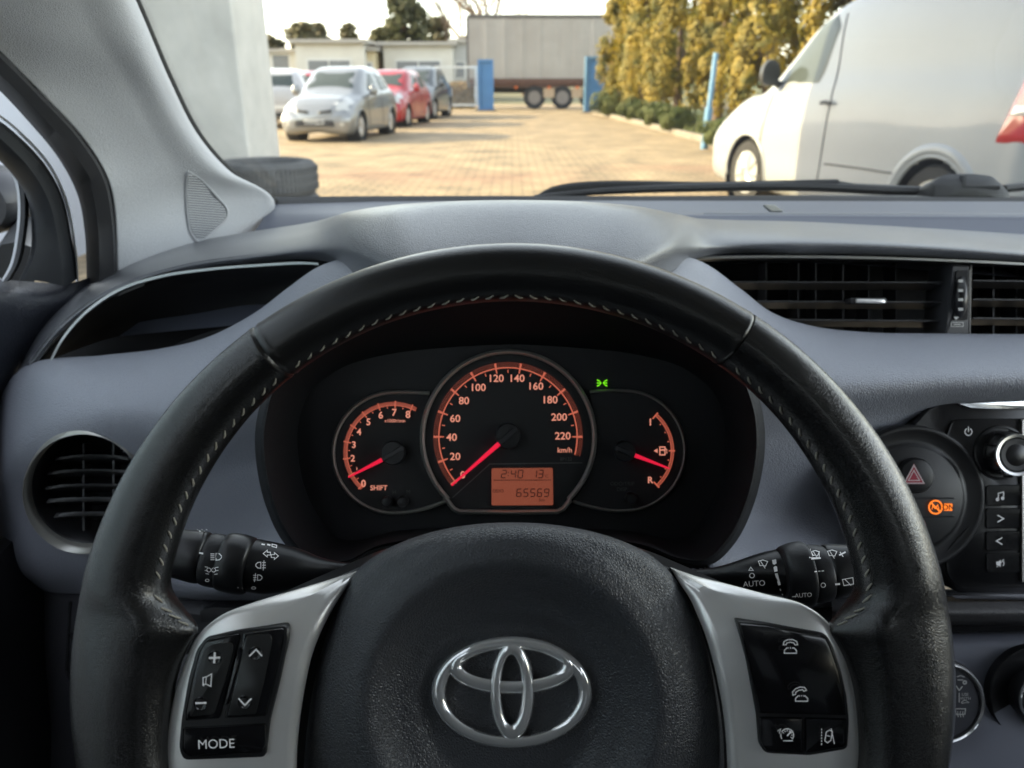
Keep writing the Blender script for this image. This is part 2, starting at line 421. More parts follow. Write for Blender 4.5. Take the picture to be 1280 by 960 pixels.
hall('hall_building', 'taller white flat-roofed hall with a wide window behind the silver hatchback', xat(374,50), xat(458,50), 50, 3.3, 10, [(xat(388,50), xat(441,50), 1.5, 2.35)], white_r)
hall('hall_building', 'cream narrow annex with a yellowish wall at the right end of the taller hall', xat(458.5,51), xat(471,51), 51, 2.9, 6, [(xat(461,51), xat(467,51), 1.2, 2.2)], mat('cream_render', (.62,.53,.36), .8))
hall('hall_building', 'white hall with wide dark windows to the left of the truck trailer', xat(482,52), xat(566,52), 52, 3.25, 10, [(xat(497,52), xat(552,52), 1.45, 2.35)], white_r)
hall('hall_building', 'grey-roofed low shed right behind the left edge of the trailer', xat(567,54), xat(605,54), 54, 3.5, 7, [(xat(571,54), xat(582,54), 1.4, 2.3)], mat('grey_render', (.5,.5,.5), .8))

# ---- trees
def leaf_quad(mb, p, n, s, rnd, asp=1.6):
    n = n.normalized(); a = n.orthogonal().normalized(); b = n.cross(a); t = rnd.uniform(0, 6.28)
    u = (a*math.cos(t)+b*math.sin(t))*s*asp/2; w = (b*math.cos(t)-a*math.sin(t))*s/2
    k = len(mb.v); mb.v += [p-u, p+w*.9, p+u, p-w*.9]; mb.f.append((k,k+1,k+2,k+3))
def rv(rnd):
    while True:
        v = Vector((rnd.uniform(-1,1), rnd.uniform(-1,1), rnd.uniform(-1,1)))
        if 0.01 < v.length < 1: return v
def cone_crown(seed, h, rad, n, leaf, base=.5, droop=.3):
    rnd = random.Random(seed); mb = MB()
    plumes = []
    for i in range(int(n/70)):
        t = rnd.random()**.8; z = base+(h-base)*t; a = rnd.uniform(0, 6.283)
        rr = rad*(1-t)**.55*(.85+.25*math.sin(a*3+seed)+.15*rnd.random())*(.55+.45*min(1,(t+.08)*5))
        plumes.append((Vector((math.cos(a)*rr*.8, math.sin(a)*rr*.8, z)), a, rnd.uniform(.20,.42)*rad*.62))
    for c, a, s in plumes:
        for _ in range(70):
            v = rv(rnd); p = c+Vector((v.x*s, v.y*s, v.z*s*1.5)) - Vector((0,0,droop*rnd.random()*s))
            nn = Vector((v.x, v.y, v.z*.5+.1))+Vector((math.cos(a), math.sin(a), .2))*.8+rv(rnd)*.6
            leaf_quad(mb, p, nn, leaf*rnd.uniform(.6,1.3), rnd)
    return mb
def foliage_mat(name, c1, c2, trans=.25):
    m = mat(name, c1, .65, var=(2.2,.16,c2)); nt = m.node_tree
    b = nt.nodes['Principled BSDF']; out = nt.nodes['Material Output']
    t = nt.nodes.new('ShaderNodeBsdfTranslucent'); src = b.inputs['Base Color'].links[0].from_socket
    nt.links.new(src, t.inputs[0]); mx = nt.nodes.new('ShaderNodeMixShader'); mx.inputs[0].default_value = trans
    nt.links.new(b.outputs[0], mx.inputs[1]); nt.links.new(t.outputs[0], mx.inputs[2]); nt.links.new(mx.outputs[0], out.inputs[0]); return m
gold = foliage_mat('thuja_gold', (.36,.25,.018), (.06,.075,.012), .35)
bark = mat('bark', (.16,.11,.075), .9, bump=('noise', 20, .8, .02))
def thuja(seed, h, rad, n):
    t = thing('thuja_tree', 'x', 'tree', (0,0,0), 'golden conifers in a row behind the kerb')
    tr = MB(); rnd = random.Random(seed)
    tr.tube([(0,0,0),(.04,.02,h*.3),(-.03,.03,h*.6),(0,0,h*.92)], [.14,.11,.07,.02], 10)
    for k in range(14):
        z = h*(.15+.05*k); a = k*2.4; tr.tube([(0,0,z),(math.cos(a)*rad*.4,math.sin(a)*rad*.4,z+.25),(math.cos(a)*rad*.75,math.sin(a)*rad*.75,z+.3)],[.03,.02,.008],5)
    tr.build('trunk', bark, t); cone_crown(seed, h, rad, n, .085, base=.42).build('crown', gold, t, smooth=False)
    return t
def dup(root, loc, rz, label):
    r_ = root.copy(); col.objects.link(r_); r_.location = loc; r_.rotation_euler = (0,0,rz); r_['label'] = label
    for ch in list(root.children):
        c = ch.copy(); col.objects.link(c); c.parent = r_
    return r_
protos = [thuja(11, 6.4, 1.22, 19000), thuja(23, 5.6, 1.08, 16000), thuja(37, 6.9, 1.3, 20000)]
spots = [(4.15,31.4,1,0,'golden conifer at the far left end of the row, beside the right blue gate post'),
 (4.45,28.0,0,0,'second golden conifer of the row, in front of the right end of the trailer'),
 (5.0,24.6,2,0,'third golden conifer of the row, above the round green shrubs'),
 (5.35,21.2,1,1,'fourth golden conifer of the row, its low branches reaching the kerb'),
 (5.7,18.4,0,1,'golden conifer left of the leaning blue post'),
 (7.0,16.9,2,1,'golden conifer with the brightest foliage behind the blue post'),
 (7.9,14.2,1,1,'golden conifer just left of the white van mirror'),
 (9.0,18.6,0,1,'dark golden conifer in the second line behind the van windscreen'),
 (9.3,13.3,2,1,'golden conifer behind the cab of the white van')]
for i, (x, y, k, isd, lab) in enumerate(spots):
    pt = protos[k]
    if not pt.get('used'):
        pt['used'] = 1; pt.location = (x, y, .08); pt.rotation_euler = (0,0,i*1.3); pt['label'] = lab
    else:
        q = dup(pt, (x, y, .08), i*1.3, lab); q.scale = (1,1,.92+.05*(i%3))
for pt in bpy.data.objects:
    if 'used' in pt: del pt['used']
# round shrubs under the conifers
def shrub(x, y, s, label, seed, m):
    t = thing('green_shrub', label, 'shrub', (x,y,.08), 'green shrubs under the conifers')
    rnd = random.Random(seed); mb = MB()
    for _ in range(2600):
        v = rv(rnd); v = v.normalized()*(v.length**.35); v *= (.8+.25*math.sin(v.x*5+seed)*math.cos(v.y*4+v.z*3))
        leaf_quad(mb, Vector((x+v.x*s, y+v.y*s, .1+max(0,(v.z+.75))*s*.62)), v+rv(rnd)*.7, .055, rnd)
    mb.build('foliage', m, t, smooth=False)
    st = MB()
    for k in range(5):
        a = k*1.25; st.tube([(x,y,.06),(x+math.cos(a)*s*.5,y+math.sin(a)*s*.5,s*.6)],[.02,.01],5)
    st.build('stem', bark, t)
gs = foliage_mat('shrub_green', (.06,.085,.012), (.12,.13,.03), .2)
for i, (px, d, s, lab) in enumerate([(762,29.0,.85,'tall round green shrub beside the right blue gate post'), (795,25.5,.62,'green shrub second from the gate post, under the conifers'), (822,22.6,.6,'low green shrub at the foot of the third conifer'),
   (846,20.2,.55,'low green shrub halfway along the kerb'), (905,15.2,.5,'low green shrub at the foot of the leaning blue post'), (935,13.6,.5,'low green shrub by the nose of the white van')]):
    shrub(xat(px, d), d, s, lab, i+5, gs)
# far trees
def conifer(name, label, x, y, h, rad, n, seed, m, leaf=.35):
    t = thing(name, label, 'tree', (x,y,0), None)
    tr = MB(); tr.tube([(x,y,0),(x+.1,y,h*.5),(x,y,h*.95)], [.3,.2,.05], 8)
    rnd = random.Random(seed)
    cr_ = MB(); 
    for i in range(int(n/40)):
        t_ = rnd.random(); a = rnd.uniform(0,6.28); z = h*(.3+.7*t_); rr = rad*(1-t_*.75)*rnd.uniform(.2,1)
        c = Vector((x+math.cos(a)*rr, y+math.sin(a)*rr, z)); s = rad*rnd.uniform(.12,.26)
        tr.tube([(x,y,z-.5),c],[.06,.02],4)
        for _ in range(40):
            v = rv(rnd); leaf_quad(cr_, c+Vector((v.x*s*1.3,v.y*s*1.3,v.z*s*.7)), v+rv(rnd), leaf*rnd.uniform(.5,1.2), rnd)
    tr.build('trunk', bark, t); cr_.build('crown', m, t, smooth=False)
pine = foliage_mat('pine_green', (.05,.06,.02), (.11,.10,.04), .2)
conifer('pine_tree', 'dark green pine rising above the white halls, left of the trailer', xat(508,62), 62, 8.6, 2.6, 5200, 4, pine)
olive = foliage_mat('distant_green', (.09,.09,.04), (.15,.12,.06), .2)
for i, (px, d, h, r_, lab) in enumerate([(322,72,5.2,2.0,'small distant tree above the hall nearest the pillar'), (347,74,4.9,1.9,'low distant tree above the left hall roof'), (384,72,6.2,2.2,'distant bushy tree above the left corner of the taller hall'),
    (402,75,5.8,2.2,'distant tree over the middle of the taller hall roof'), (440,74,5.7,2.0,'distant tree over the right part of the taller hall roof'), (478,66,5.0,1.7,'yellowish distant tree in the gap between two halls'), (548,74,6.2,2.4,'distant olive tree left of the bare trees')]):
    conifer('distant_tree', lab, xat(px,d), d, h, r_, 1600, 30+i, olive, .4)
def bare_tree(label, x, y, h, seed):
    t = thing('bare_tree', label, 'tree', (x,y,0), 'bare trees behind the trailer'); rnd = random.Random(seed); mb = MB(); cr_ = MB()
    def grow(p, d, L_, r_, lvl):
        q = p+d*L_*.5+rv(rnd)*L_*.05; e = q+(d+rv(rnd)*.25).normalized()*L_*.5
        (mb if lvl < 1 else cr_).tube([p,q,e],[r_,r_*.8,r_*.6], 6 if lvl < 2 else 3, caps=False)
        if lvl >= 5: return
        for k in range(3 if lvl else 5):
            nd = (d+rv(rnd)*.85+Vector((0,0,.25))).normalized(); grow(p+(e-p)*rnd.uniform(.55,1), nd, L_*rnd.uniform(.55,.8), r_*.55, lvl+1)
    grow(Vector((x,y,0)), Vector((0,0,1)), h*.38, h*.022, 0)
    mb.build('trunk', bark, t); cr_.build('crown', mat('twig', (.20,.145,.10), .9), t)
bare_tree('bare leafless tree just left of the trailer top', xat(578,64), 64, 11, 3)
bare_tree('tall bare leafless tree above the left end of the trailer', xat(612,66), 66, 13, 8)
bare_tree('bare leafless tree above the middle of the trailer', xat(655,70), 70, 9, 15)

# ---- truck trailer
def wheel_into(t, c, ax, r_, w, rimr, tyre_m, rim_m, spokes=0, name='wheel', local=False):
    c = Vector(c); ax = Vector(ax).normalized()
    ty = MB(); ty.lathe(c-ax*w/2, ax, [(rimr,0),(r_*.93,0),(r_,w*.18),(r_,w*.82),(r_*.93,w),(rimr,w),(rimr*.97,w*.8)], 36)
    wo = ty.build('wheel', tyre_m, t, local=local)
    rm = MB(); rm.lathe(c+ax*w*.32, ax, [(rimr*1.02,w*.16),(rimr*.9,w*.12),(rimr*.82,w*.02),(rimr*.34,w*.07),(rimr*.3,w*.12),(.0001,w*.12)], 30)
    if spokes:
        a1 = ax.orthogonal().normalized(); a2 = ax.cross(a1)
        for k in range(spokes):
            a = 2*math.pi*k/spokes; d = a1*math.cos(a)+a2*math.sin(a)
            rm.tube([c+ax*w*.45+d*rimr*.25, c+ax*w*.42+d*rimr*.95], rimr*.11, 6)
    if local:
        ro = mesh_obj('rim', rm.v, rm.f, rim_m, wo, local=True)
    else: ro = rm.build('rim', rim_m, wo)
    return wo
rubber = mat('rubber', (.022,.022,.023), .8, bump=('noise', 60, .3, .004))
TY = 37.6; TX0 = xat(587, TY); TX1 = TX0+13.6
t = thing('truck_trailer', 'long grey curtain-sided truck trailer parked across the gateway', 'trailer', ((TX0+TX1)/2, TY, 0))
c = MB(); rows = []
for i in range(137):
    x = TX0+i*.1; k = .012*math.sin(i*.9)+.03*(i % 8 == 0)
    rows.append([Vector((x, TY-k, 1.12)), Vector((x, TY-k-.01, 1.5)), Vector((x, TY-k, 2.6)), Vector((x, TY-k, 3.80)), Vector((x, TY+2.5, 3.80)), Vector((x, TY+2.5, 1.12)), Vector((x, TY-k, 1.12))])
c.grid(rows); c.build('curtain', mat('tarpaulin', (.37,.355,.33), .55, var=(.8,.25,(.29,.265,.24))), t, sharp=30)
r_ = MB(); r_.box(((TX0+TX1)/2, TY+1.25, 3.88), (13.7, 2.6, .12)); r_.box((TX0-.05, TY+1.25, 2.4), (.1,2.55,2.9)); r_.build('roof', mat('trailer_rail', (.10,.09,.085), .5), t, smooth=False)
ch = MB(); ch.box(((TX0+TX1)/2, TY+1.25, 1.02), (13.5, 2.4, .16)); ch.box(((TX0+TX1)/2, TY-.03, 1.2), (13.6,.05,.22))
for k in range(18): ch.box((TX0+.5+k*.75, TY-.07, 1.17), (.05,.03,.3))
ch.build('chassis', mat('trailer_chassis', (.10,.05,.035), .6), t, smooth=False)
un = MB(); un.box((TX0+7.5, TY+1.2, .72), (4.5, .9, .35)); un.box((TX0+2.5, TY+1.2, .8), (3, .9, .25)); un.build('underframe', mat('dark_metal', (.03,.03,.03), .5, .4), t, smooth=False)
for px_ in (668, 703, 738):
    wheel_into(t, (xat(px_,TY), TY+.12, .5), (0,-1,0), .5, .3, .29, rubber, mat('steel_rim', (.22,.2,.19), .5, .6))
for px_ in (645, 686, 721):
    l = MB(); l.box((xat(px_,TY), TY-.09, .93), (.12,.04,.1)); l.build('marker_lamp', mat('orange_lens', (.7,.16,.04), .3), t, smooth=False)
for px_ in (686, 721):
    mg = MB(); mg.box((xat(px_,TY), TY+.1, .7), (.5,.35,.4)); mg.build('mudguard', mat('mudguard_cream', (.4,.3,.2), .6), t, smooth=False)

# ---- gate posts, barrier, fences
blue = mat('blue_paint', (.09,.24,.48), .45, var=(5,.2,(.07,.19,.40)))
lblue = mat('pale_blue_paint', (.13,.27,.42), .4)
def gate_post(px0, px1, d, h, label, c2):
    x0, x1 = xat(px0,d), xat(px1,d)
    t = thing('gate_post', label, 'gate post', ((x0+x1)/2, d, 0), 'blue gate posts at the end of the yard')
    fr = MB(); w = .09
    fr.box((x0+w/2,d,h/2),(w,.35,h)); fr.box((x1-w/2,d,h/2),(w,.35,h)); fr.box(((x0+x1)/2,d,h-w/2),(x1-x0-2*w-.004,.35,w)); fr.box(((x0+x1)/2,d,w*.5),(x1-x0-2*w-.004,.35,w))
    fr.build('frame', c2, t, smooth=False)
    p = MB(); p.box(((x0+x1)/2,d+.03,h/2),(x1-x0-2*w-.006,.22,h-2*w-.006)); p.build('panel', blue, t, smooth=False)
    b_ = MB(); b_.box(((x0+x1)/2,d,.03),(x1-x0+.25,.6,.06)); b_.build('footing', MATS['kerb_concrete'], t, smooth=False)
    return t
gate_post(598,617,35.0,2.05,'solid blue box-shaped gate post in front of the left end of the trailer', blue)
gate_post(730,755,33.2,2.12,'blue gate post with pale edges, left of the golden conifers', lblue)
t = thing('sliding_gate', 'low white metal gate rail standing beside the left blue gate post', 'gate', (xat(570,35.2),35.2,0))
fr = MB(); xa, xb = xat(545,35.2), xat(597,35.2)
fr.prism([(xa,35.17,.2),(xb,35.17,.2),(xb,35.17,1.8),(xa,35.17,1.8),(xa,35.17,.2),(xa+.09,35.17,.29),(xa+.09,35.17,1.71),(xb-.09,35.17,1.71),(xb-.09,35.17,.29),(xa+.09,35.17,.29)],(0,.06,0))
fr.build('frame', mat('gate_white', (.6,.62,.62), .5), t, smooth=False)
ba = MB()
for k in range(13): ba.box((xa+(xb-xa)*k/12,35.2,1.0),(.035,.035,1.45))
ba.build('bars', mat('gate_grey', (.35,.37,.38), .5), t, smooth=False)
# red sign near the right post
t = thing('round_sign', 'small red sign on a thin post beside the right blue gate post', 'sign', (xat(762,33),33,0))
p = MB(); p.tube([(xat(762,33),33,0),(xat(762,33),33,2.3)], .03, 8); p.build('post', MATS['steel_rim'], t)
p = MB(); p.box((xat(762,33),32.95,2.05),(.22,.03,.42)); p.build('sign_panel', mat('sign_red', (.6,.07,.03), .5), t, smooth=False)
# scrubby hedge behind the gate on the left
t = thing('dry_hedge', 'straw-coloured dry hedge behind the left gate, left of the trailer', 'hedge', (xat(560,39),39,0))
mb = MB(); rnd = random.Random(9)
for _ in range(6000):
    leaf_quad(mb, Vector((rnd.uniform(xat(455,39), xat(592,39)), 39+rnd.uniform(-.6,.6), rnd.random()**1.3*1.15)), rv(rnd), .13, rnd)
mb.build('foliage', foliage_mat('dry_leaf', (.38,.25,.11), (.22,.17,.08), .2), t, smooth=False)
# leaning blue post and mesh fence at right
q = H(884, 15.6, 0); t = thing('blue_post', 'slightly leaning pale blue metal post on the verge before the golden conifers', 'post', q)
p = MB(); p.tube([(q.x-.06,15.6,0),(q.x-.03,15.6,.75)], .075, 10); p.tube([(q.x-.035,15.6,.7),(q.x+.005,15.6,1.72)], .05, 10); p.build('pole', lblue, t)
fm = mat('fence_green', (.05,.12,.08), .5)
t = thing('mesh_fence', 'green wire mesh fence behind the conifers on the right', 'fence', (8.6,21,0))
pts = [Vector((5.6+i*.55+ .0, 27-i*1.9, 0)) for i in range(9)]
for p0 in pts:
    p = MB(); p.tube([p0, p0+Vector((0,0,1.9))], .035, 6); p.build('fence_post', fm, t)
for i in range(8):
    p = MB(); a, b = pts[i], pts[i+1]
    for k in range(17): z = .1+k*.105; p.tube([a+Vector((0,0,z)), b+Vector((0,0,z))], .009, 3, caps=False)
    for k in range(1,20): c_ = a+(b-a)*k/20; p.tube([c_+Vector((0,0,.1)), c_+Vector((0,0,1.8))], .009, 3, caps=False)
    p.build('mesh_panel', fm, t)

# ---- the building on our left with its concrete pillar, and the tyre stack
conc = mat('concrete', (.72,.70,.66), .85, var=(2.2,.16,(.54,.53,.50)), bump=('noise', 14, .35, .01))
t = thing('workshop_building', 'pale blue-grey workshop wall beside the car, behind the concrete pillar', 'building', (-6,-2,0))
w = MB(); w.box((-6.3,-2.6,3.6),(6.0,22.4,7.2)); w.build('wall', mat('blue_render', (.50,.54,.60), .8, var=(1.2,.25,(.44,.48,.54))), t, smooth=False)
rf = MB(); rf.box((-6.2,-2.6,7.3),(6.6,23,.2)); rf.build('roof', MATS['roof_trim'], t, smooth=False)
t = thing('concrete_pillar', 'square bare concrete pillar standing left of the parked silver hatchback', 'pillar', (-2.0,5.9,0))
w = MB(); x1 = xat(319,5.5); w.box((x1-.37, 5.87, 2.1), (.74,.74,4.2)); po = w.build('shaft', conc, t, smooth=False)
bmd = po.modifiers.new('bevel','BEVEL'); bmd.width = .015; bmd.segments = 2
w = MB(); w.box((-2.6,5.87,4.4),(1.7,.8,.4)); w.build('beam', conc, t, smooth=False)
tx, ty_ = xat(341,4.92), 4.9
for k in range(4):
    lab = ['worn car tyre at the bottom of the stack', 'worn car tyre second from the bottom of the stack', 'worn car tyre second from the top of the stack', 'worn grey car tyre on top of the stack in front of the concrete pillar'][k]
    tt = thing('old_tyre', lab, 'tyre', (tx+.01*math.sin(k*2),ty_+.01*math.cos(k*3),k*.197), 'stack of old tyres in front of the pillar')
    m_ = MB(); prof = []
    for a in range(0, 360, 15): prof.append((.25+.06*math.copysign(abs(math.cos(R(a)))**.55, math.cos(R(a))), .1+.1*math.copysign(abs(math.sin(R(a)))**.7, math.sin(R(a)))))
    prof.append(prof[0]); k_ = 60; vs = []; c_ = Vector(wloc(tt))
    for j in range(k_):
        a = 2*math.pi*j/k_; vs.append([c_+Vector((math.cos(a)*r0, math.sin(a)*r0, h0)) for r0, h0 in prof])
    m_.grid(vs, closed_u=True); m_.build('tread', mat('old_tyre', (.075,.075,.08), .85, var=(6,.2,(.13,.13,.13)), bump=('noise', 40, .6, .01)), tt)
    m_ = MB()
    for j in range(72):
        a = 2*math.pi*j/72
        for z in (.05,.1,.15): m_.box(c_+Vector((math.cos(a)*.309, math.sin(a)*.309, z)), (.008,.016,.034), rz=a+.25)
    m_.build('tread_blocks', MATS['old_tyre'], tt, smooth=False)

# ================================================================= CARS
darkglass = mat('car_glass', (.07,.085,.085), .10, spec=.18)
blackpl = mat('black_plastic', (.03,.03,.032), .5)
def car(name, label, cat, loc, rz, st, paint, wheels, wr, wins, fronts=(), rears=(), windshield=None, rearglass=None, group=None, ds=.05, mirrors=None, rimm=None, handles=(), seams=(), side_extra=None, hubcap=7, ns=None):
    t = thing(name, label, cat, loc, group, rz)
    S = np.array(st, float); Tt = S[:,0]; Ls = np.arange(0, Tt[-1]+1e-6, ds); A = hermite(S[:,1:], Tt, Ls)
    if ns is None: ns = 6
    def sec(a):
        zb, zs, zt, wl, ws, wt = a
        P = [(0,zt),(.55*wt,zt-.006),(.88*wt,zt-.03),(wt,zt-.075),(ws+(wt-ws)*.15,zs+(zt-zs)*.12),(ws,zs),(wl,zs-(zs-zb)*.28),(wl,zb+(zs-zb)*.4),(wl*.985,zb+.1),(wl*.93,zb),(0,zb)]
        out = []
        c_ = curve([(x,z,0) for x,z in P], 56)
        return [(p[0],p[1]) for p in c_]
    rows = []
    for s, a in zip(Ls, A):
        h = sec(a); full = [(-x,z) for x,z in h[::-1]]+h[1:-1]
        rows.append([Vector((x,-s,z)) for x,z in full])
    m, n = len(rows), len(rows[0]); vs = [p for r0 in rows for p in r0]; fs = []
    full_fs = [(i*n+j, i*n+(j+1)%n, (i+1)*n+(j+1)%n, (i+1)*n+j) for i in range(m-1) for j in range(n)]+[tuple(range(n-1,-1,-1)), tuple((m-1)*n+j for j in range(n))]
    bv = BVHTree.FromPolygons(vs, full_fs)
    for f in full_fs:
        c_ = sum((vs[k] for k in f), Vector())/len(f); keep = True
        if len(f) == 4:
            for ws_ in wheels:
                if abs(c_.x) > .5 and (c_.y+ws_)**2+(c_.z-wr)**2 < (wr*1.16)**2: keep = False
        if keep: fs.append(f)
    mesh_obj('body', vs, fs, paint, t, local=True, sharp=50)
    def side_x(s, z, sgn):
        h = bv.ray_cast(Vector((sgn*3, -s, z)), Vector((-sgn,0,0))); return h[0].x if h[0] else None
    def patch(outline, face, off, m_, pname, rings=(1,.86,.7,.5,.3,.12), parent=t, rr=0.04, thick=True):
        outline = rounded(outline, rr); k = len(outline); cx = sum(p[0] for p in outline)/k; cz = sum(p[1] for p in outline)/k
        mb = MB(); pts = []
        for rg in rings:
            for (a, z) in outline:
                a2, z2 = cx+(a-cx)*rg, cz+(z-cz)*rg
                if face == 'L' or face == 'R':
                    sg = 1 if face == 'R' else -1; x = side_x(a2, z2, sg)
                    if x is None: x = sg*.5
                    pts.append(Vector((x+sg*(off if rg < 1 else off-.02), -a2, z2)))
                else:
                    sg = 1 if face == 'F' else -1
                    h = bv.ray_cast(Vector((a2, sg*4-(Tt[-1] if sg < 0 else 0), z2)), Vector((0,-sg,0))); y = h[0].y if h[0] else (0 if sg > 0 else -Tt[-1])
                    pts.append(Vector((a2, y+sg*(off if rg < 1 else off-.03), z2)))
        q = len(rings); mb.v = pts
        mb.f = [(i*k+j, i*k+(j+1)%k, (i+1)*k+(j+1)%k, (i+1)*k+j) for i in range(q-1) for j in range(k)]+[tuple((q-1)*k+j for j in range(k))]
        return mesh_obj(pname, mb.v, mb.f, m_, parent, local=True, sharp=60)
    for ws_ in wheels:
        for sg in (-1, 1):
            wl_ = abs(side_x(ws_+wr*1.25, wr*1.1, sg) or .8)
            cup = MB(); ring = []; kk = 32
            for x in (wl_-.005, wl_-.28):
                ring += [Vector((sg*x, -ws_+math.cos(2*math.pi*j/kk)*wr*1.19, wr+math.sin(2*math.pi*j/kk)*wr*1.19)) for j in range(kk)]
            cup.add(ring, [(j,(j+1)%kk,kk+(j+1)%kk,kk+j) for j in range(kk)]+[tuple(kk+j for j in range(kk))])
            mesh_obj('wheel_arch', cup.v, cup.f, blackpl, t, local=True)
            lip = MB(); lp = []
            for j in range(25):
                a = R(-8+196*j/24); yy = -ws_+math.cos(a)*wr*1.17; zz = wr+math.sin(a)*wr*1.17
                x = side_x(-yy, max(zz,.25), sg); lp.append(Vector(((x if x else sg*wl_)+sg*.0, yy, zz)))
            lip.tube(lp, wr*.05, 8); mesh_obj('arch_lip', lip.v, lip.f, paint, t, local=True)
            wheel_into(t, (sg*(wl_-.12), -ws_, wr), (sg,0,0), wr, .2, wr*.66, rubber, rimm or mat('alloy', (.55,.55,.56), .3, .8), hubcap, local=True)
    for w_ in wins:
        for fc in 'LR': patch(w_, fc, .006, darkglass, 'side_window')
    if windshield: patch(windshield, 'F', .012, darkglass, 'windshield')
    if rearglass: patch(rearglass, 'B', .012, darkglass, 'rear_window')
    for nm, ol, m_ in fronts: patch(ol, 'F', .012, m_, nm, rr=.02)
    for nm, ol, m_ in rears: patch(ol, 'B', .012, m_, nm, rr=.02)
    for s0, z0, s1, z1 in handles:
        for sg in (-1,1):
            x = side_x((s0+s1)/2, z0, sg)
            hd = MB(); hd.tube([(x+sg*.03,-s0,z0),(x+sg*.045,-(s0+s1)/2,z0+.01),(x+sg*.03,-s1,z1)], .016, 8); mesh_obj('door_handle', hd.v, hd.f, paint if name != 'delivery_van' else blackpl, t, local=True)
    for sm in seams:
        for sg in (-1,1):
            cu = curve([(a,b,0) for a,b in sm], 24); rows_ = []
            pts = [Vector(((side_x(a,b,sg) or sg*.8)+sg*.0005,-a,b)) for a,b,_ in cu]
            sb = MB(); sb.tube(pts, .0075, 5); mesh_obj('door_seam', sb.v, sb.f, mat('seam_grey', (.06,.06,.06), .7), t, local=True)
    if mirrors:
        s_, z_, sz = mirrors
        for sg in (-1,1):
            x = abs(side_x(s_, z_-.08, sg) or .8)
            mm_ = MB(); c_ = Vector((sg*(x+.17*sz), -s_, z_+.02))
            prof = closed_curve([(-.11,-.09,0),(.0,-.12,0),(.10,-.09,0),(.12,.04,0),(.06,.12,0),(-.05,.12,0),(-.12,.05,0)], 20)
            rw = []
            for q, sc in ((-.055,.75),(-.05,.97),(.0,1.0),(.05,.85),(.085,.5),(.095,.1)):
                rw.append([c_+Vector((p[0]*sz*sc, q*sz, p[1]*sz*sc*1.25)) for p in prof])
            mm_.grid([list(z) for z in zip(*rw)], closed_u=True); mm_.add(rw[0], [tuple(range(20))]); mm_.add(rw[-1], [tuple(range(20))])
            mm_.tube([Vector((sg*(x-.03),-s_,z_-.1)), c_-Vector((0,0,.07*sz))], [.05*sz,.035*sz], 8)
            mesh_obj('mirror', mm_.v, mm_.f, side_extra or paint, t, local=True)
    return t, bv, patch, side_x
def paintm(name, c, rough=.28, metal=0.0): return mat(name, c, rough, metal, coat=.8)
HB = [(0,.30,.50,.58,.50,.45,.32),(.05,.24,.56,.68,.68,.60,.44),(.22,.20,.66,.82,.78,.71,.56),(.6,.19,.80,.95,.825,.76,.62),(.95,.19,.88,1.03,.83,.78,.64),(1.3,.19,.92,1.27,.83,.79,.60),(1.7,.19,.94,1.49,.83,.80,.57),(2.3,.19,.96,1.54,.83,.80,.56),(3.0,.19,.98,1.51,.83,.79,.54),(3.35,.21,.98,1.38,.81,.76,.50),(3.62,.27,.93,1.06,.75,.68,.48),(3.72,.36,.84,.92,.64,.58,.42)]
lens = mat('lamp_lens', (.55,.56,.55), .08, .2, coat=1); redlens = mat('red_lens', (.45,.012,.02), .12, coat=1); platew = mat('plate_white', (.7,.7,.68), .5)
def plate_text(patchf, bvx): pass
fr_h = [('headlight',[(-.74,.62),(-.46,.64),(-.40,.80),(-.56,.93),(-.76,.80)],lens),('headlight',[(.74,.62),(.46,.64),(.40,.80),(.56,.93),(.76,.80)],lens),
  ('grille',[(-.40,.60),(-.10,.57),(-.10,.64),(-.40,.68)],blackpl),('grille',[(.40,.60),(.10,.57),(.10,.64),(.40,.68)],blackpl),
  ('bumper_intake',[(-.50,.32),(.50,.32),(.46,.46),(-.46,.46)],blackpl),('number_plate',[(-.26,.36),(.26,.36),(.26,.47),(-.26,.47)],platew),
  ('fog_lamp',[(-.64,.33),(-.55,.33),(-.55,.42),(-.64,.42)],lens),('fog_lamp',[(.64,.33),(.55,.33),(.55,.42),(.64,.42)],lens)]
re_h = [('tail_light',[(-.74,.62),(-.52,.62),(-.54,.92),(-.70,.92)],redlens),('tail_light',[(.74,.62),(.52,.62),(.54,.92),(.70,.92)],redlens),('number_plate',[(-.26,.5),(.26,.5),(.26,.61),(-.26,.61)],platew),('bumper_intake',[(-.55,.3),(.55,.3),(.5,.42),(-.5,.42)],blackpl)]
wins_h = [[(1.42,1.0),(2.22,1.0),(2.22,1.42),(1.86,1.42)],[(2.30,1.0),(3.05,1.02),(2.98,1.38),(2.30,1.43)]]
common = dict(wheels=(.70,3.08), wr=.30, wins=wins_h, windshield=[(-.62,1.06),(.62,1.06),(.50,1.44),(-.50,1.44)], rearglass=[(-.52,1.06),(.52,1.06),(.44,1.40),(-.44,1.40)], rears=re_h, mirrors=(1.35,1.02,.75), handles=[(1.98,.88,2.12,.88)], seams=[[(1.25,.3),(1.22,.9)],[(2.26,.3),(2.26,.98)]])
HBS = lambda f: [tuple([a[0]*f[0]]+[v*f[1] for v in a[1:4]]+[v*f[2] for v in a[4:]]) for a in HB]
car('silver_hatchback','silver rounded hatchback parked nose towards us, first in the row right of the pillar','car',(-4.2,17.2,.0),R(172),HB,paintm('silver_paint',(.27,.28,.29),.3,.55),fronts=fr_h,**common)
car('red_hatchback','red hatchback parked behind the silver hatchback','car',(-3.85,22.6,.0),R(172),HB,paintm('red_paint',(.36,.012,.02),.3),fronts=fr_h,**common)
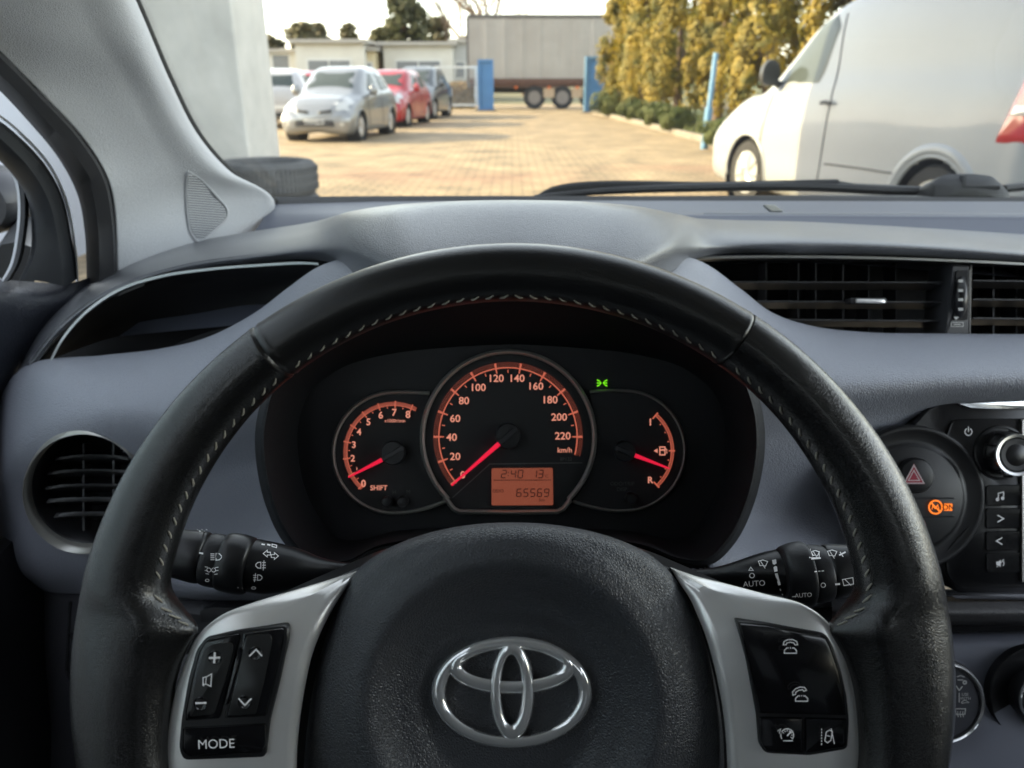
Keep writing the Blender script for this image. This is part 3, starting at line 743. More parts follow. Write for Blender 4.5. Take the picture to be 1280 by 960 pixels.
car('dark_hatchback','dark grey tall car parked behind the red one, last in the row','car',(-3.55,27.3,.0),R(173),HBS((1.1,1.1,1.02)),paintm('graphite_paint',(.09,.10,.11),.3,.4),fronts=fr_h,wheels=(.77,3.39),wr=.33,wins=[[(a*1.1,b*1.1) for a,b in w_] for w_ in wins_h],windshield=[(-.62,1.17),(.62,1.17),(.50,1.58),(-.50,1.58)],rearglass=[(-.52,1.17),(.52,1.17),(.44,1.54),(-.44,1.54)],rears=re_h,mirrors=(1.48,1.12,.8),handles=[(2.1,.95,2.3,.95)])
car('white_hatchback','white car with red tail lights showing its rear beside the concrete pillar','car',(-6.9,26.0,.0),R(8),HB,paintm('white_paint',(.45,.45,.46),.3),fronts=fr_h,**common)
car('red_compact_car','red compact car with only its roof showing between the white car and the silver hatchback','car',(-7.4,31.5,.0),R(3),HB,MATS['red_paint'],fronts=fr_h,**common)

# ---- the white van to the right
VN = Vector((-.97,-.245,0)).normalized()
hd_ang = math.atan2(.245,.97)      # heading turned left
frw = Vector((2.48,8.45,0)); VH = Vector((-math.sin(hd_ang), math.cos(hd_ang), 0))
nose = frw - Vector((-math.cos(hd_ang), -math.sin(hd_ang), 0))*.95 + VH*.84
VS = [(0,.34,.66,.84,.66,.60,.50),(.04,.27,.74,.95,.84,.76,.60),(.18,.22,.84,1.06,.93,.84,.68),(.55,.20,.95,1.15,.945,.86,.72),(.88,.20,1.06,1.27,.955,.90,.74),(1.15,.20,1.12,1.50,.96,.92,.72),(1.6,.20,1.15,1.80,.96,.93,.75),(1.95,.20,1.17,1.93,.96,.935,.78),(2.5,.20,1.20,1.98,.96,.94,.82),(3.5,.20,1.20,1.98,.96,.94,.83),(4.05,.21,1.20,1.97,.955,.94,.83),(4.25,.22,1.20,1.94,.95,.93,.82),(4.33,.30,1.18,1.88,.90,.88,.76)]
vpaint = mat('van_paint', (.32,.34,.36), .35, coat=.25, spec=.3, bump=('noise', 1.6, .25, .04))
vt, vbv, vpatch, vside = car('delivery_van','white panel van with a red tail light parked on the right side','van',nose,hd_ang,VS,vpaint,(.84,3.50),.335,
  [[(1.08,1.16),(1.92,1.19),(2.06,1.70),(1.92,1.82),(1.66,1.76)]],
  fronts=[('headlight',[(-.86,.78),(-.62,.84),(-.60,.98),(-.80,.96)],lens),('headlight',[(.86,.78),(.62,.84),(.60,.98),(.80,.96)],lens),('grille',[(-.5,.62),(.5,.62),(.5,.78),(-.5,.78)],blackpl),('bumper_intake',[(-.7,.34),(.7,.34),(.65,.5),(-.65,.5)],blackpl)],
  rears=[('number_plate',[(-.26,.62),(.26,.62),(.26,.73),(-.26,.73)],platew)],
  windshield=[(-.70,1.32),(.70,1.32),(.62,1.82),(-.62,1.82)], ds=.03, mirrors=(1.2,1.29,.78),
  handles=[(2.05,1.06,2.19,1.06)], seams=[[(1.12,.35),(1.10,.7),(1.2,1.13)],[(2.12,.3),(2.14,.9),(2.14,1.2),(2.06,1.78)],[(2.2,.55),(2.7,.56),(3.1,.56)]], side_extra=mat('mirror_black', (.035,.037,.04), .4), rimm=mat('van_hubcap', (.45,.46,.46), .35, .5), hubcap=9)
for sg, fc in ((-1,'L'),(1,'R')):
    tl = vpatch([(3.98,.85),(4.27,.85),(4.27,1.31),(4.10,1.31)], fc, .014, redlens, 'tail_light', rr=.02)
    vpatch([(4.06,1.03),(4.26,1.03),(4.26,1.10),(4.08,1.10)], fc, .022, lens, 'reverse_lens', parent=tl, rr=.01)
    # rubbing strip low on the side, wheel-arch flare behind
    fl = MB()
    for wsx in (3.50,):
        rows_ = []
        for j in range(33):
            a = R(-4+188*j/32); row = []
            for rr_, o in ((1.18,.004),(1.24,.022),(1.36,.024),(1.42,.010),(1.47,-.01)):
                yy = wsx-math.cos(a)*.335*rr_; zz = .335+math.sin(a)*.335*rr_; x = vside(yy, max(zz,.24), sg) or sg*.94
                row.append(Vector((x+sg*o, -yy, zz)))
            rows_.append(row)
        fl.grid(rows_)
    mesh_obj('arch_flare', fl.v, fl.f, vpaint, vt, local=True)

# ================================================================= OUR CAR: BODY, PILLAR, DOOR, GLASS
leather = mat('leather', (.010,.010,.010), .30, bump=('leather', 1050, .14, .0004), bump2=(40,.10,.003), spec=.6, coat=.30, coatr=.22)
leather2 = mat('leather_worn', (.008,.008,.008), .26, bump=('leather', 1000, .20, .0005), bump2=(40,.12,.003), spec=.65, coat=.30, coatr=.16)
softgrey = mat('soft_grey_plastic', (.34,.355,.405), .36, bump=('leather', 560, .40, .0012), var=(3,.3,(.32,.335,.385)))
padmat = mat('dash_pad', (.125,.13,.145), .34, bump=('leather', 640, .36, .0010), spec=.9, coat=.6, coatr=.34)
shelfm = mat('dash_shelf', (.11,.12,.155), .45, bump=('noise', 900, .3, .0006))
hardblk = mat('hard_black', (.016,.016,.018), .42, bump=('noise', 900, .25, .0005))
hubm = mat('hub_plastic', (.050,.052,.058), .34, bump=('leather', 760, .34, .0008), bump2=(90,.1,.002))
gloss = mat('gloss_black', (.006,.006,.007), .16, coat=.4)
satin = mat('satin_black', (.012,.012,.013), .32)
matte = mat('matte_black', (.008,.008,.009), .75)
chrome = mat('chrome', (.95,.95,.95), .09, .72)
silver = mat('satin_silver', (.88,.865,.84), .32, .55)
bezel = mat('bezel_metal', (.50,.49,.45), .30, .5)
trimw = mat('pillar_trim', (.62,.63,.65), .5, bump=('leather', 640, .42, .0012))
white = mat('white_print', (.85,.85,.85), .5, emit=(.75,.76,.78), estr=.015)  # white print with a faint glow added to brighten it
whitep = mat('pale_print', (.5,.5,.48), .5)
bodyw = mat('own_car_paint', (.70,.71,.72), .25, coat=1)
seal = mat('rubber_seal', (.018,.018,.02), .6)

CAR = thing('car_interior', 'pale grey windscreen pillar, windscreen and dark side window frame of the car we sit in', 'car', (.38,-.2,0))
# shell: roof, floor, sides, rear
sh = MB()
sh.box((.38,-.65,1.51),(1.36,2.15,.05))
sh.box((.38,.455,1.486),(1.50,.06,.04))
for sx_ in (-.50, 1.26):
    o = -.0 if sx_ < 0 else .0
    sh.box((sx_,-.95,.62),(.09,3.0,.80)); sh.box((sx_+(.05 if sx_<0 else -.05),-.30,1.27),(.05,.10,.46)); sh.box((sx_+(.06 if sx_<0 else -.06),-1.65,1.27),(.05,.22,.46))
sh.box((.38,-2.35,.65),(1.7,.10,.75))
sh.box((.38,-.8,.20),(1.7,3.2,.06))
sh.build('body_shell', bodyw, CAR, smooth=False)
rc = MB()  # unseen dark panels closing the rear, added to block light from behind
for sx_, o in ((-.447,1),(1.207,-1)): rc.box((sx_,-1.4,1.18),(.02,1.9,.60))
rc.box((.38,-2.28,1.18),(1.62,.03,.60)); rc.build('rear_light_block', mat('rear_light_block', (.03,.03,.032), .9), CAR, smooth=False)
ln = MB()
ln.box((.38,-.75,1.462),(1.32,1.90,.012)); ln.build('headlining', mat('headlining', (.75,.75,.73), .9), CAR, smooth=False)
fl = MB(); fl.box((.38,-.7,.27),(1.6,3.1,.04)); fl.box((.38,.55,.52),(1.5,.06,.6)); fl.build('carpet', mat('carpet', (.02,.02,.022), .95), CAR, smooth=False)
# bonnet outside, below the line of sight
bo = MB(); rows = []
for i in range(14):
    u = i/13; y = 1.10+u*.95
    rows.append([Vector((.38+x*(.72-.10*u*u), y, .985-.02-.20*u-.16*u**3-.05*x*x)) for x in np.linspace(-1,1,21)])
bo.grid(rows)
bo.add([Vector((.38+x*.62,2.05,.60-.05*x*x)) for x in np.linspace(-1,1,9)]+[Vector((.38+x*.62,2.04,.35)) for x in np.linspace(-1,1,9)], [(i,i+1,9+i+1,9+i) for i in range(8)])
bn = bo.build('bonnet', bodyw, CAR)
# front wings down the sides
for sx_ in (-1,1):
    wg = MB(); wg.box((.38+sx_*.74,1.45,.58),(.08,1.2,.55)); wg.build('wing', bodyw, CAR, smooth=False)

# windscreen pillar trim (inner skin): rows run from the top of the pillar to its foot
PT = [[(-190,-170,.455),(-90,-170,.48),(-10,-170,.505),(62,-170,.54),(72,-172,.56),(82,-165,.59)],
      [(-60,-40,.52),(20,-40,.545),(80,-40,.57),(135,-40,.61),(142,-42,.63),(150,-38,.66)],
      [(-20,40,.575),(50,35,.60),(105,25,.625),(163,20,.665),(171,18,.69),(176,20,.72)],
      [(52,117,.66),(95,105,.68),(150,95,.705),(197,100,.735),(206,100,.755),(211,102,.79)],
      [(103,172,.72),(140,165,.74),(185,160,.765),(232,165,.80),(240,166,.82),(245,168,.85)],
      [(134,223,.76),(165,220,.785),(215,212,.82),(272,213,.865),(281,213,.885),(286,215,.91)],
      [(144,275,.79),(180,270,.82),(240,255,.87),(325,248,.95),(338,250,.965),(342,253,.99)],
      [(146,335,.80),(185,322,.83),(245,308,.88),(300,300,.94),(312,298,.955),(320,300,.98)],
      [(148,380,.81),(190,362,.84),(250,345,.88),(300,335,.93),(312,332,.95),(320,334,.97)]]
m_ = MB(); P = surf(PT, 90, 60); m_.grid(P); pt = m_.build('pillar_trim', trimw, CAR)
sol = pt.modifiers.new('thickness','SOLIDIFY'); sol.thickness = .003; sol.offset = 0
bvp = bvh_of(pt)
# tweeter grille
out = [(233,212,6),(252,222,30),(293,268,18),(249,307,10),(236,290,60),(231,240,40)]
og = rounded(out, 10, 8)
tw = MB(); n = len(og); rings = []
cx, cy = 252, 262
for sc, lf in ((1.0,-.0005),(.985,.0045),(.94,.005),(.90,.0025)):
    rings.append([onto(bvp, cx+(x-cx)*sc, cy+(y-cy)*sc, lf, .9) for x, y in og])
tw.grid([list(z) for z in zip(*rings)], closed_u=True)
tg = tw.build('tweeter_grille', trimw, CAR)
gi = MB()
def inside(poly, x, y):
    c = False; j = len(poly)-1
    for i in range(len(poly)):
        if (poly[i][1] > y) != (poly[j][1] > y) and x < (poly[j][0]-poly[i][0])*(y-poly[i][1])/(poly[j][1]-poly[i][1])+poly[i][0]: c = not c
        j = i
    return c
innr = [(cx+(x-cx)*.91, cy+(y-cy)*.91) for x, y in og]
y = 214.0
while y < 306:                      # fine horizontal ribs
    xs = [x*.5 for x in range(440, 620) if inside(innr, x*.5, y)]
    if len(xs) > 3:
        a, b = xs[0], xs[-1]; ps = [onto(bvp, a+(b-a)*k/6, y+ (a+(b-a)*k/6-250)*.08, .0042, .9) for k in range(7)]
        gi.tube(ps, .00085, 4)
    y += 3.0
gi.build('grille_rib', mat('grille_grey', (.62,.63,.65), .6), tg)
gb_ = MB(); gn = len(innr)
for q_ in (1,.85,.7,.55,.4,.25,.1): gb_.v += [onto(bvp, cx+(x-cx)*q_, cy+(y-cy)*q_, .0030, .9) for x, y in innr]
gb_.f = [(k_*gn+i,k_*gn+(i+1)%gn,(k_+1)*gn+(i+1)%gn,(k_+1)*gn+i) for k_ in range(6) for i in range(gn)]+[tuple(6*gn+i for i in range(gn))]
gb_.build('grille_backing', mat('grille_dark', (.16,.165,.18), .8), tg)
# rubber edge of the windscreen along the pillar and across the base (ceramic band)
gl = MB()
edge = [(152,-40,.70),(178,20,.76),(213,102,.83),(247,168,.89),(288,215,.95),(344,252,1.02)]
ce = curve([(x,y,Z) for x,y,Z in edge], 50)
gl.grid([[V(x-8,y+4,Z-.01), V(x+3,y-1,Z), V(x+5,y-2,Z+.004), V(x-8,y+4,Z+.012)] for x,y,Z in ce])
base = [(332,251,1.03),(500,250,1.04),(800,250,1.045),(1100,251,1.045),(1330,253,1.04)]
cb = curve(base, 40)
gl.grid([[V(x,y+10,Z-.02), V(x,y-5.0,Z), V(x,y-5.0,Z+.006), V(x,y+12,Z+.01)] for x,y,Z in cb])
gl.build('windscreen_seal', seal, CAR)
# dotted ceramic print beside the seal
dt = MB()
for i in range(110):
    t_ = i/110*.62; x, y, Z = ce[int(t_*49)]; x2, y2, Z2 = ce[min(49,int(t_*49)+1)]; f_ = t_*49-int(t_*49)
    x, y, Z = x+(x2-x)*f_, y+(y2-y)*f_, Z+(Z2-Z)*f_
    for k in range(3):
        q = V(x+5.5+k*2.2, y-2.5-k*.8, Z+.003); s_ = .0007*(1-.2*k)
        dt.box(q, (s_,s_*.4,s_))
dt.build('ceramic_dot', matte, CAR, smooth=False)
# windscreen glass: a curved pane from the seal to the roof edge
wsr = []
Lp = [V(x-5,y+3,Z+.004) for x,y,Z in ce[::-7]]
d0 = (Lp[-1]-Lp[-3]); Lp = [Lp[0]+Vector((-.004,.03,-.03))]+Lp+[Vector((-.385,.46,1.472))]
for p in Lp:
    row = []
    for k in range(21):
        v = k/20; bow = .045*(1-(2*v-1)**2); x = p.x+(.76-2*p.x)*v
        row.append(Vector((x, p.y+bow, p.z)))
    wsr.append(row)
m_ = MB(); m_.grid(wsr); wo = m_.build('windscreen', glass_mat('windscreen_glass', (.895,.905,.885), 0, .8, .030), CAR)
s_ = wo.modifiers.new('thickness','SOLIDIFY'); s_.thickness = .004
# sun-tint strip is outside the frame

# ---- driver's door: seal, body edge, window frame, glass, mirror
def ribbon(parent, name, cs, m, **k):
    """cs: curves (same length lists of (px,py,Z)) forming the cross-section of a moulded strip"""
    m_ = MB(); C = [curve(c_, 60) for c_ in cs]
    m_.grid([[V(*C[j][i]) for j in range(len(cs))] for i in range(60)]); return m_.build(name, m, parent, **k)
def offc(c_, dx, dy, dz): return [(x+dx, y+dy, z+dz) for x, y, z in c_]
e0 = [(-60,10,.53),(0,65,.585),(52,117,.655),(103,172,.715),(134,223,.755),(144,275,.785),(147,335,.795),(148,380,.80)]
e1 = [(-70,50,.545),(-10,100,.60),(35,147,.665),(78,200,.72),(100,245,.745),(108,290,.77),(110,335,.78),(110,380,.79)]
ribbon(CAR, 'door_seal', [offc(e0,2,-2,.02), offc(e0,-4,3,-.012), offc(e0,-16,12,-.016), offc(e1,14,-10,-.008), offc(e1,2,-2,.012), offc(e1,-2,2,.03)], seal)
w0 = [(-80,85,.56),(-20,130,.60),(20,160,.655),(62,205,.71),(82,245,.735),(92,290,.76),(97,335,.77),(98,362,.78)]
ribbon(CAR, 'door_frame_edge', [offc(w0,1,-1,.05), offc(w0,.5,-.5,.016), offc(w0,-1.5,1,.016), offc(w0,-3,2,.03)], bodyw)
DOOR = thing('driver_door', 'dark upper part of the driver door with the side window at the left edge', 'door', (-.49,.2,.3))
f0 = [(-90,95,.57),(-25,140,.61),(10,165,.655),(52,208,.705),(74,248,.735),(84,290,.755),(90,330,.765),(92,352,.77)]
f1 = [(-110,120,.60),(-50,160,.63),(-10,190,.66),(20,222,.70),(35,250,.72),(40,285,.735),(38,318,.74),(24,352,.74)]
wf = ribbon(DOOR, 'window_frame', [offc(f0,4,-3,.03), offc(f0,0,0,.0), offc(f0,-12,6,-.012), [( (a[0]*.45+b[0]*.55),(a[1]*.45+b[1]*.55),(a[2]+b[2])/2-.008) for a,b in zip(f0,f1)], offc(f1,6,-3,.0), offc(f1,0,0,.006), offc(f1,-1,1,.03)], mat('door_black', (.03,.032,.036), .5, bump=('noise',900,.3,.0005)))
wl = [(-8,172,.70),(12,205,.715),(22,225,.72),(26,255,.725),(24,290,.73),(16,330,.735),(4,352,.735)]
ribbon(DOOR, 'window_seal', [offc(wl,10,-2,.015), offc(wl,5,0,.005), offc(wl,0,0,.008), offc(wl,-1,0,.03)], seal)
wl2 = offc(wl,-2,1,.008)
ribbon(DOOR, 'glass_edge', [offc(wl2,1.5,0,0), offc(wl2,-1.5,0,.004), offc(wl2,-2,0,.02)], mat('pale_edge', (.5,.52,.54), .3))
sg_ = MB(); sg_.box((-.515,.18,1.19),(.004,.98,.40)); sg_.build('window_glass', glass_mat('side_glass', (.9,.94,.92), 0, .8, .015), DOOR, smooth=False)
dp = [[(-120,330,.70),(-40,345,.73),(40,352,.765),(96,352,.785),(150,330,.83)],
      [(-120,352,.64),(-40,362,.68),(30,368,.74),(85,372,.775),(140,360,.82)],
      [(-120,420,.60),(-40,420,.655),(10,415,.72),(55,405,.765),(90,395,.80)],
      [(-120,560,.575),(-50,520,.62),(-5,480,.70),(35,455,.765),(60,440,.80)],
      [(-120,760,.56),(-60,640,.60),(-20,560,.70),(20,500,.78),(40,480,.82)],
      [(-130,1100,.54),(-70,900,.58),(-20,760,.70),(10,640,.80),(30,560,.84)]]
m_ = MB(); m_.grid(surf(dp, 60, 40)); m_.build('door_panel', mat('door_panel', (.028,.031,.042), .38, bump=('leather', 500, .3, .001)), DOOR)
# door mirror outside
MR = thing('door_mirror', 'black exterior door mirror seen through the side window at the left edge', 'mirror', (-.62,.62,1.0))
mc = V(-26,250,.98); m_ = MB()
m_.grid([[mc+Vector((math.cos(a)*.058*s_, q, math.sin(a)*.044*s_)) for s_, q in ((.0,-.03),(.9,-.03),(1,-.02),(1.0,.02),(.8,.07),(.4,.10),(0,.105))] for a in np.linspace(0, 2*math.pi, 33)])
m_.build('mirror_shell', MATS['mirror_black'], MR)
m_ = MB(); m_.tube([mc+Vector((.06,0,-.05)), V(22,330,.86)], [.03,.025], 10); m_.build('mirror_arm', MATS['mirror_black'], MR)

# ---- windscreen wipers and cowl
WP = thing('windscreen_wiper', 'black windscreen wiper with its pivot cover lying along the base of the windscreen', 'wiper', V(1200,240,1.15))
m_ = MB()
pa = curve([(668,247,1.12),(740,240,1.13),(850,235,1.14),(1000,233,1.15),(1120,238,1.15),(1190,240,1.15)], 40)
m_.tube([V(*p) for p in pa], [.004+.0035*math.sin(min(1,i/39*1.2)*math.pi*.5) for i in range(40)], 8); m_.build('wiper_arm', blackpl, WP)
m_ = MB(); pb_ = curve([(664,248,1.125),(695,236,1.13),(900,231,1.145),(1048,228,1.15)], 40)
m_.grid([[V(x,y-4*min(1,i/4),Z), V(x+1,y-1,Z-.004), V(x,y+5,Z-.003), V(x,y+7,Z+.003), V(x,y+1,Z+.006), V(x,y-4*min(1,i/4),Z)] for i,(x,y,Z) in enumerate(pb_)])
m_.build('wiper_blade', rubber, WP)
m_ = MB(); pc = curve([(1048,228,1.15),(1075,232,1.15),(1110,236,1.15)], 8); m_.tube([V(*p) for p in pc], .0022, 6); m_.build('wiper_link', blackpl, WP)
m_ = MB(); plate([(1163,243),(1164,228),(1180,218),(1215,217),(1240,220),(1256,234),(1262,243),(1262,256),(1163,256)], 1.10, .05, bev=.006, round_=5, out=m_, dome=.004); m_.build('pivot_cover', blackpl, WP)
m_ = MB(); plate([(1202,219),(1208,219),(1208,232),(1250,232),(1250,236),(1202,236)], 1.096, .01, bev=.001, out=m_); m_.build('cover_seam', rubber, WP)
m_ = MB(); pd = curve([(1255,236,1.12),(1300,232,1.13),(1340,236,1.13)], 8); m_.tube([V(*p) for p in pd], .006, 8); m_.build('second_arm', blackpl, WP)
cw = MB(); cw.grid([[V(x,262,1.06), V(x,250+dy,1.07), V(x,246+dy,1.13), V(x,262,1.2)] for x, dy in [(320,4),(500,2),(660,0),(800,-1),(1000,-2),(1200,-2),(1340,0)]])
cw.build('cowl_panel', blackpl, CAR)

# ================================================================= DASHBOARD
DB = thing('dashboard', 'grey soft-touch dashboard with black upper pad and round left air vent', 'dashboard', (.38,.62,.9))
PD = [ # outer edge, upper, crest, lip, under
 [(22,464,.74),(27,461,.72),(33,458,.705),(40,456,.70),(45,456,.725)],
 [(50,410,.78),(56,411,.75),(63,413,.72),(72,417,.71),(77,421,.735)],
 [(93,364,.80),(99,366,.78),(107,371,.74),(116,379,.715),(120,384,.74)],
 [(141,334,.84),(147,337,.81),(157,343,.75),(167,353,.72),(171,358,.745)],
 [(203,311,.87),(212,315,.83),(222,322,.76),(232,334,.72),(236,340,.745)],
 [(298,292,.90),(305,297,.85),(312,305,.76),(320,321,.71),(324,328,.735)],
 [(388,278,.90),(392,283,.82),(396,293,.72),(400,313,.67),(404,326,.70)],
 [(430,268,.80),(434,266,.70),(438,276,.62),(446,312,.57),(452,345,.58)],
 [(480,264,.74),(484,257,.66),(487,268,.59),(495,325,.53),(505,360,.53)],
 [(550,262,.72),(552,252,.63),(553,264,.58),(556,325,.52),(562,365,.52)],
 [(640,260,.72),(640,250,.62),(640,262,.57),(640,325,.515),(640,366,.51)],
 [(730,262,.72),(728,252,.63),(727,264,.58),(724,325,.52),(718,365,.52)],
 [(800,264,.74),(797,258,.66),(794,268,.59),(786,325,.53),(775,360,.53)],
 [(848,270,.80),(846,268,.71),(842,277,.63),(836,312,.57),(828,345,.58)],
 [(886,274,.88),(885,276,.80),(883,286,.72),(880,308,.68),(878,321,.69)],
 [(1000,277,.88),(1000,281,.82),(1000,289,.74),(1000,304,.695),(1000,318,.705)],
 [(1140,284,.88),(1140,289,.82),(1140,296,.74),(1140,308,.695),(1140,321,.705)],
 [(1330,296,.88),(1330,303,.82),(1330,310,.74),(1330,321,.695),(1330,331,.705)]]
m_ = MB(); m_.grid(surf(PD, 220, 44)); o = m_.build('top_pad', padmat, DB); o.modifiers.new('t','SOLIDIFY').thickness = .004
# flat shelf to the windscreen
SH = [[(150,420,.80),(560,380,.74),(900,330,.74),(1330,350,.74)],
      [(308,304,.90),(560,290,.88),(900,297,.86),(1330,312,.86)],
      [(310,297,.925),(600,272,.90),(900,272,.90),(1330,276,.90)],
      [(322,284,.94),(600,268.5,.91),(900,269,.905),(1330,271,.905)],
      [(330,270,.965),(600,266.5,.93),(900,267,.925),(1330,268,.925)],
      [(336,262,.99),(600,264,.96),(900,264.5,.955),(1330,265,.955)],
      [(341,253,1.03),(600,251,1.03),(900,251,1.03),(1330,252,1.03)]]
m_ = MB(); m_.grid(surf(SH, 60, 60)); m_.build('defroster_shelf', shelfm, DB)
m_ = MB(); m_.tube([V(x,y,Z) for x,y,Z in curve([(880,267.5,.915),(1000,268,.915),(1150,268.5,.915),(1330,269.5,.915)],20)], .0016, 8); m_.build('shelf_edge', mat('edge_highlight', (.30,.31,.33), .4), DB)  # pale bead: the ridge's highlight is put into its colour
m_ = MB(); plate([(955,256),(968,256),(979,264),(964,264)], .93, .006, out=m_); m_.build('sensor_cover', mat('sensor_pale', (.4,.4,.36), .5), DB, smooth=False)

# left cubby: dark recess with silver edge line
REC = [[(40,458,.715),(46,456,.72),(50,454,.74),(55,452,.76)],
       [(118,386,.74),(126,392,.76),(140,405,.80),(150,420,.82)],
       [(236,340,.745),(240,350,.765),(246,380,.80),(252,410,.82)],
       [(326,328,.73),(330,340,.75),(335,360,.79),(336,385,.80)],
       [(404,326,.70),(406,332,.71),(410,336,.73),(408,340,.75)]]
m_ = MB(); m_.grid(surf(REC, 60, 20)); m_.build('cubby_lining', matte, DB)
bk = MB(); plate([(38,470),(52,430),(95,380),(150,350),(240,330),(330,322),(420,322),(480,335),(430,400),(330,440),(200,470),(60,490)], .83, .01, out=bk); b3 = MB(); plate([(370,350),(900,350),(900,900),(380,900)], .70, .01, out=b3); b3.build('bulkhead', matte, DB, smooth=False)
dc_ = MB(); dc_.box((-.448,-.4,.59),(.012,2.9,.56)); dc_.build('door_card', mat('door_card', (.015,.015,.018), .6), CAR, smooth=False)
bk.build('cubby_back', matte, DB, smooth=False)
dv = MB(); plate([(205,440),(225,427),(260,415),(296,406),(290,425),(250,445)], .76, .02, bev=.003, round_=8, out=dv); dv.build('cup_holder', matte, DB)
sc_ = curve([(62,454,.690),(78,424,.698),(108,390,.702),(150,362,.706),(200,346,.706),(260,337,.70),(330,331.5,.69),(378,329,.678),(398,330,.67)], 60)
m_ = MB(); m_.grid([[V(x-1.2,y-1.8,Z+.004), V(x-.4,y-1.3,Z), V(x+.6,y+1.1,Z), V(x+1.2,y+1.8,Z+.004)] for x,y,Z in sc_]); m_.build('silver_line', mat('line_silver', (.55,.58,.57), .35, .4), DB)

COWL = [(640+(x-640)*.98, 530+(y-530)*.98) for x, y in [(640,340),(540,345),(440,365),(385,415),(345,470),(328,520),(325,560),(338,630),(362,678),(392,715),(885,715),(912,678),(936,630),(950,560),(946,510),(928,465),(890,415),(840,365),(740,345)]]
def fascia(rows, nu, nv, holes, name):
    C = surf(rows, nu, nv, conv=False); vs = []; fs = []
    for i in range(nu):
        for j in range(nv): vs.append(V(*C[i, j]))
    for i in range(nu-1):
        for j in range(nv-1):
            cx_, cy_ = (C[i,j,0]+C[i+1,j+1,0])/2, (C[i,j,1]+C[i+1,j+1,1])/2
            if any((cx_-a)**2+(cy_-b)**2 < r0*r0 for a, b, r0 in holes): continue
            if inside(COWL, cx_, cy_): continue
            fs.append((i*nv+j, i*nv+j+1, (i+1)*nv+j+1, (i+1)*nv+j))
    o = mesh_obj(name, vs, fs, softgrey, DB); o.modifiers.new('t','SOLIDIFY').thickness = -.003
    return o
FL = [
 [(-8,560,.76),(8,500,.76),(36,470,.75),(130,458,.75),(200,450,.75),(262,436,.74),(322,405,.73),(362,374,.72),(398,346,.71),(430,334,.69),(466,330,.66),(520,340,.62)],
 [(-6,545,.735),(8,492,.725),(38,459,.712),(130,448,.705),(200,440,.70),(262,425,.69),(322,394,.68),(362,364,.67),(398,339,.66),(430,328,.645),(466,325,.62),(520,335,.585)],
 [(-5,560,.72),(12,505,.69),(44,470,.67),(128,461,.66),(200,455,.655),(266,442,.65),(330,413,.64),(372,384,.63),(412,357,.62),(445,343,.605),(480,338,.59),(530,345,.565)],
 [(-4,600,.71),(14,560,.655),(55,528,.628),(128,510,.612),(205,512,.610),(280,500,.605),(345,470,.60),(395,440,.595),(430,410,.59),(470,390,.58),(500,380,.57),(560,370,.55)],
 [(-4,645,.72),(10,625,.678),(50,615,.658),(108,612,.652),(190,612,.650),(265,600,.643),(330,580,.636),(380,560,.63),(430,540,.62),(470,500,.60),(500,460,.58),(560,420,.56)],
 [(-3,690,.73),(16,700,.695),(55,705,.680),(108,705,.678),(190,700,.675),(265,690,.668),(330,670,.66),(380,660,.65),(430,640,.64),(470,600,.62),(500,560,.60),(560,520,.58)],
 [(-2,700,.75),(18,715,.722),(58,730,.71),(108,738,.708),(190,740,.70),(265,740,.66),(330,738,.65),(380,735,.64),(430,735,.63),(470,720,.62),(500,700,.61),(560,680,.60)],
 [(0,700,.77),(20,722,.75),(60,738,.735),(108,748,.73),(190,752,.725),(265,752,.72),(330,752,.71),(380,750,.70),(430,750,.69),(470,740,.68),(500,720,.67),(560,700,.66)]]
fascia(FL, 150, 180, [(107,613,73)], 'fascia')
FR = [
 [(740,338,.62),(790,335,.66),(820,332,.69),(872,340,.71),(922,374,.73),(962,404,.74),(1012,421,.75),(1080,430,.75),(1180,432,.75),(1340,432,.75)],
 [(740,335,.585),(790,326,.62),(822,321,.645),(872,330,.66),(922,364,.68),(962,394,.69),(1012,411,.70),(1080,419,.705),(1180,421,.705),(1340,422,.705)],
 [(735,350,.565),(780,342,.59),(812,338,.605),(860,350,.62),(912,384,.635),(955,414,.645),(1008,431,.65),(1080,438,.655),(1180,439,.655),(1340,439,.655)],
 [(730,380,.55),(770,385,.565),(808,395,.575),(850,415,.585),(900,445,.592),(950,470,.598),(1008,480,.604),(1080,480,.608),(1180,475,.612),(1340,472,.615)],
 [(730,430,.55),(770,440,.565),(808,460,.58),(850,490,.595),(900,530,.612),(950,550,.625),(1008,545,.632),(1080,525,.635),(1180,510,.643),(1340,506,.648)],
 [(730,520,.56),(770,540,.58),(808,560,.60),(850,600,.62),(900,630,.64),(950,640,.655),(1008,635,.662),(1080,600,.668),(1180,560,.68),(1340,540,.69)],
 [(730,680,.60),(770,690,.60),(808,700,.605),(850,710,.61),(900,720,.61),(950,725,.62),(1008,725,.635),(1080,700,.66),(1180,640,.68),(1340,600,.69)],
 [(730,700,.66),(770,715,.66),(808,730,.67),(850,750,.67),(900,760,.67),(950,765,.68),(1008,770,.69),(1080,760,.69),(1180,700,.71),(1340,660,.72)]]
fascia(FR, 150, 160, [], 'fascia')
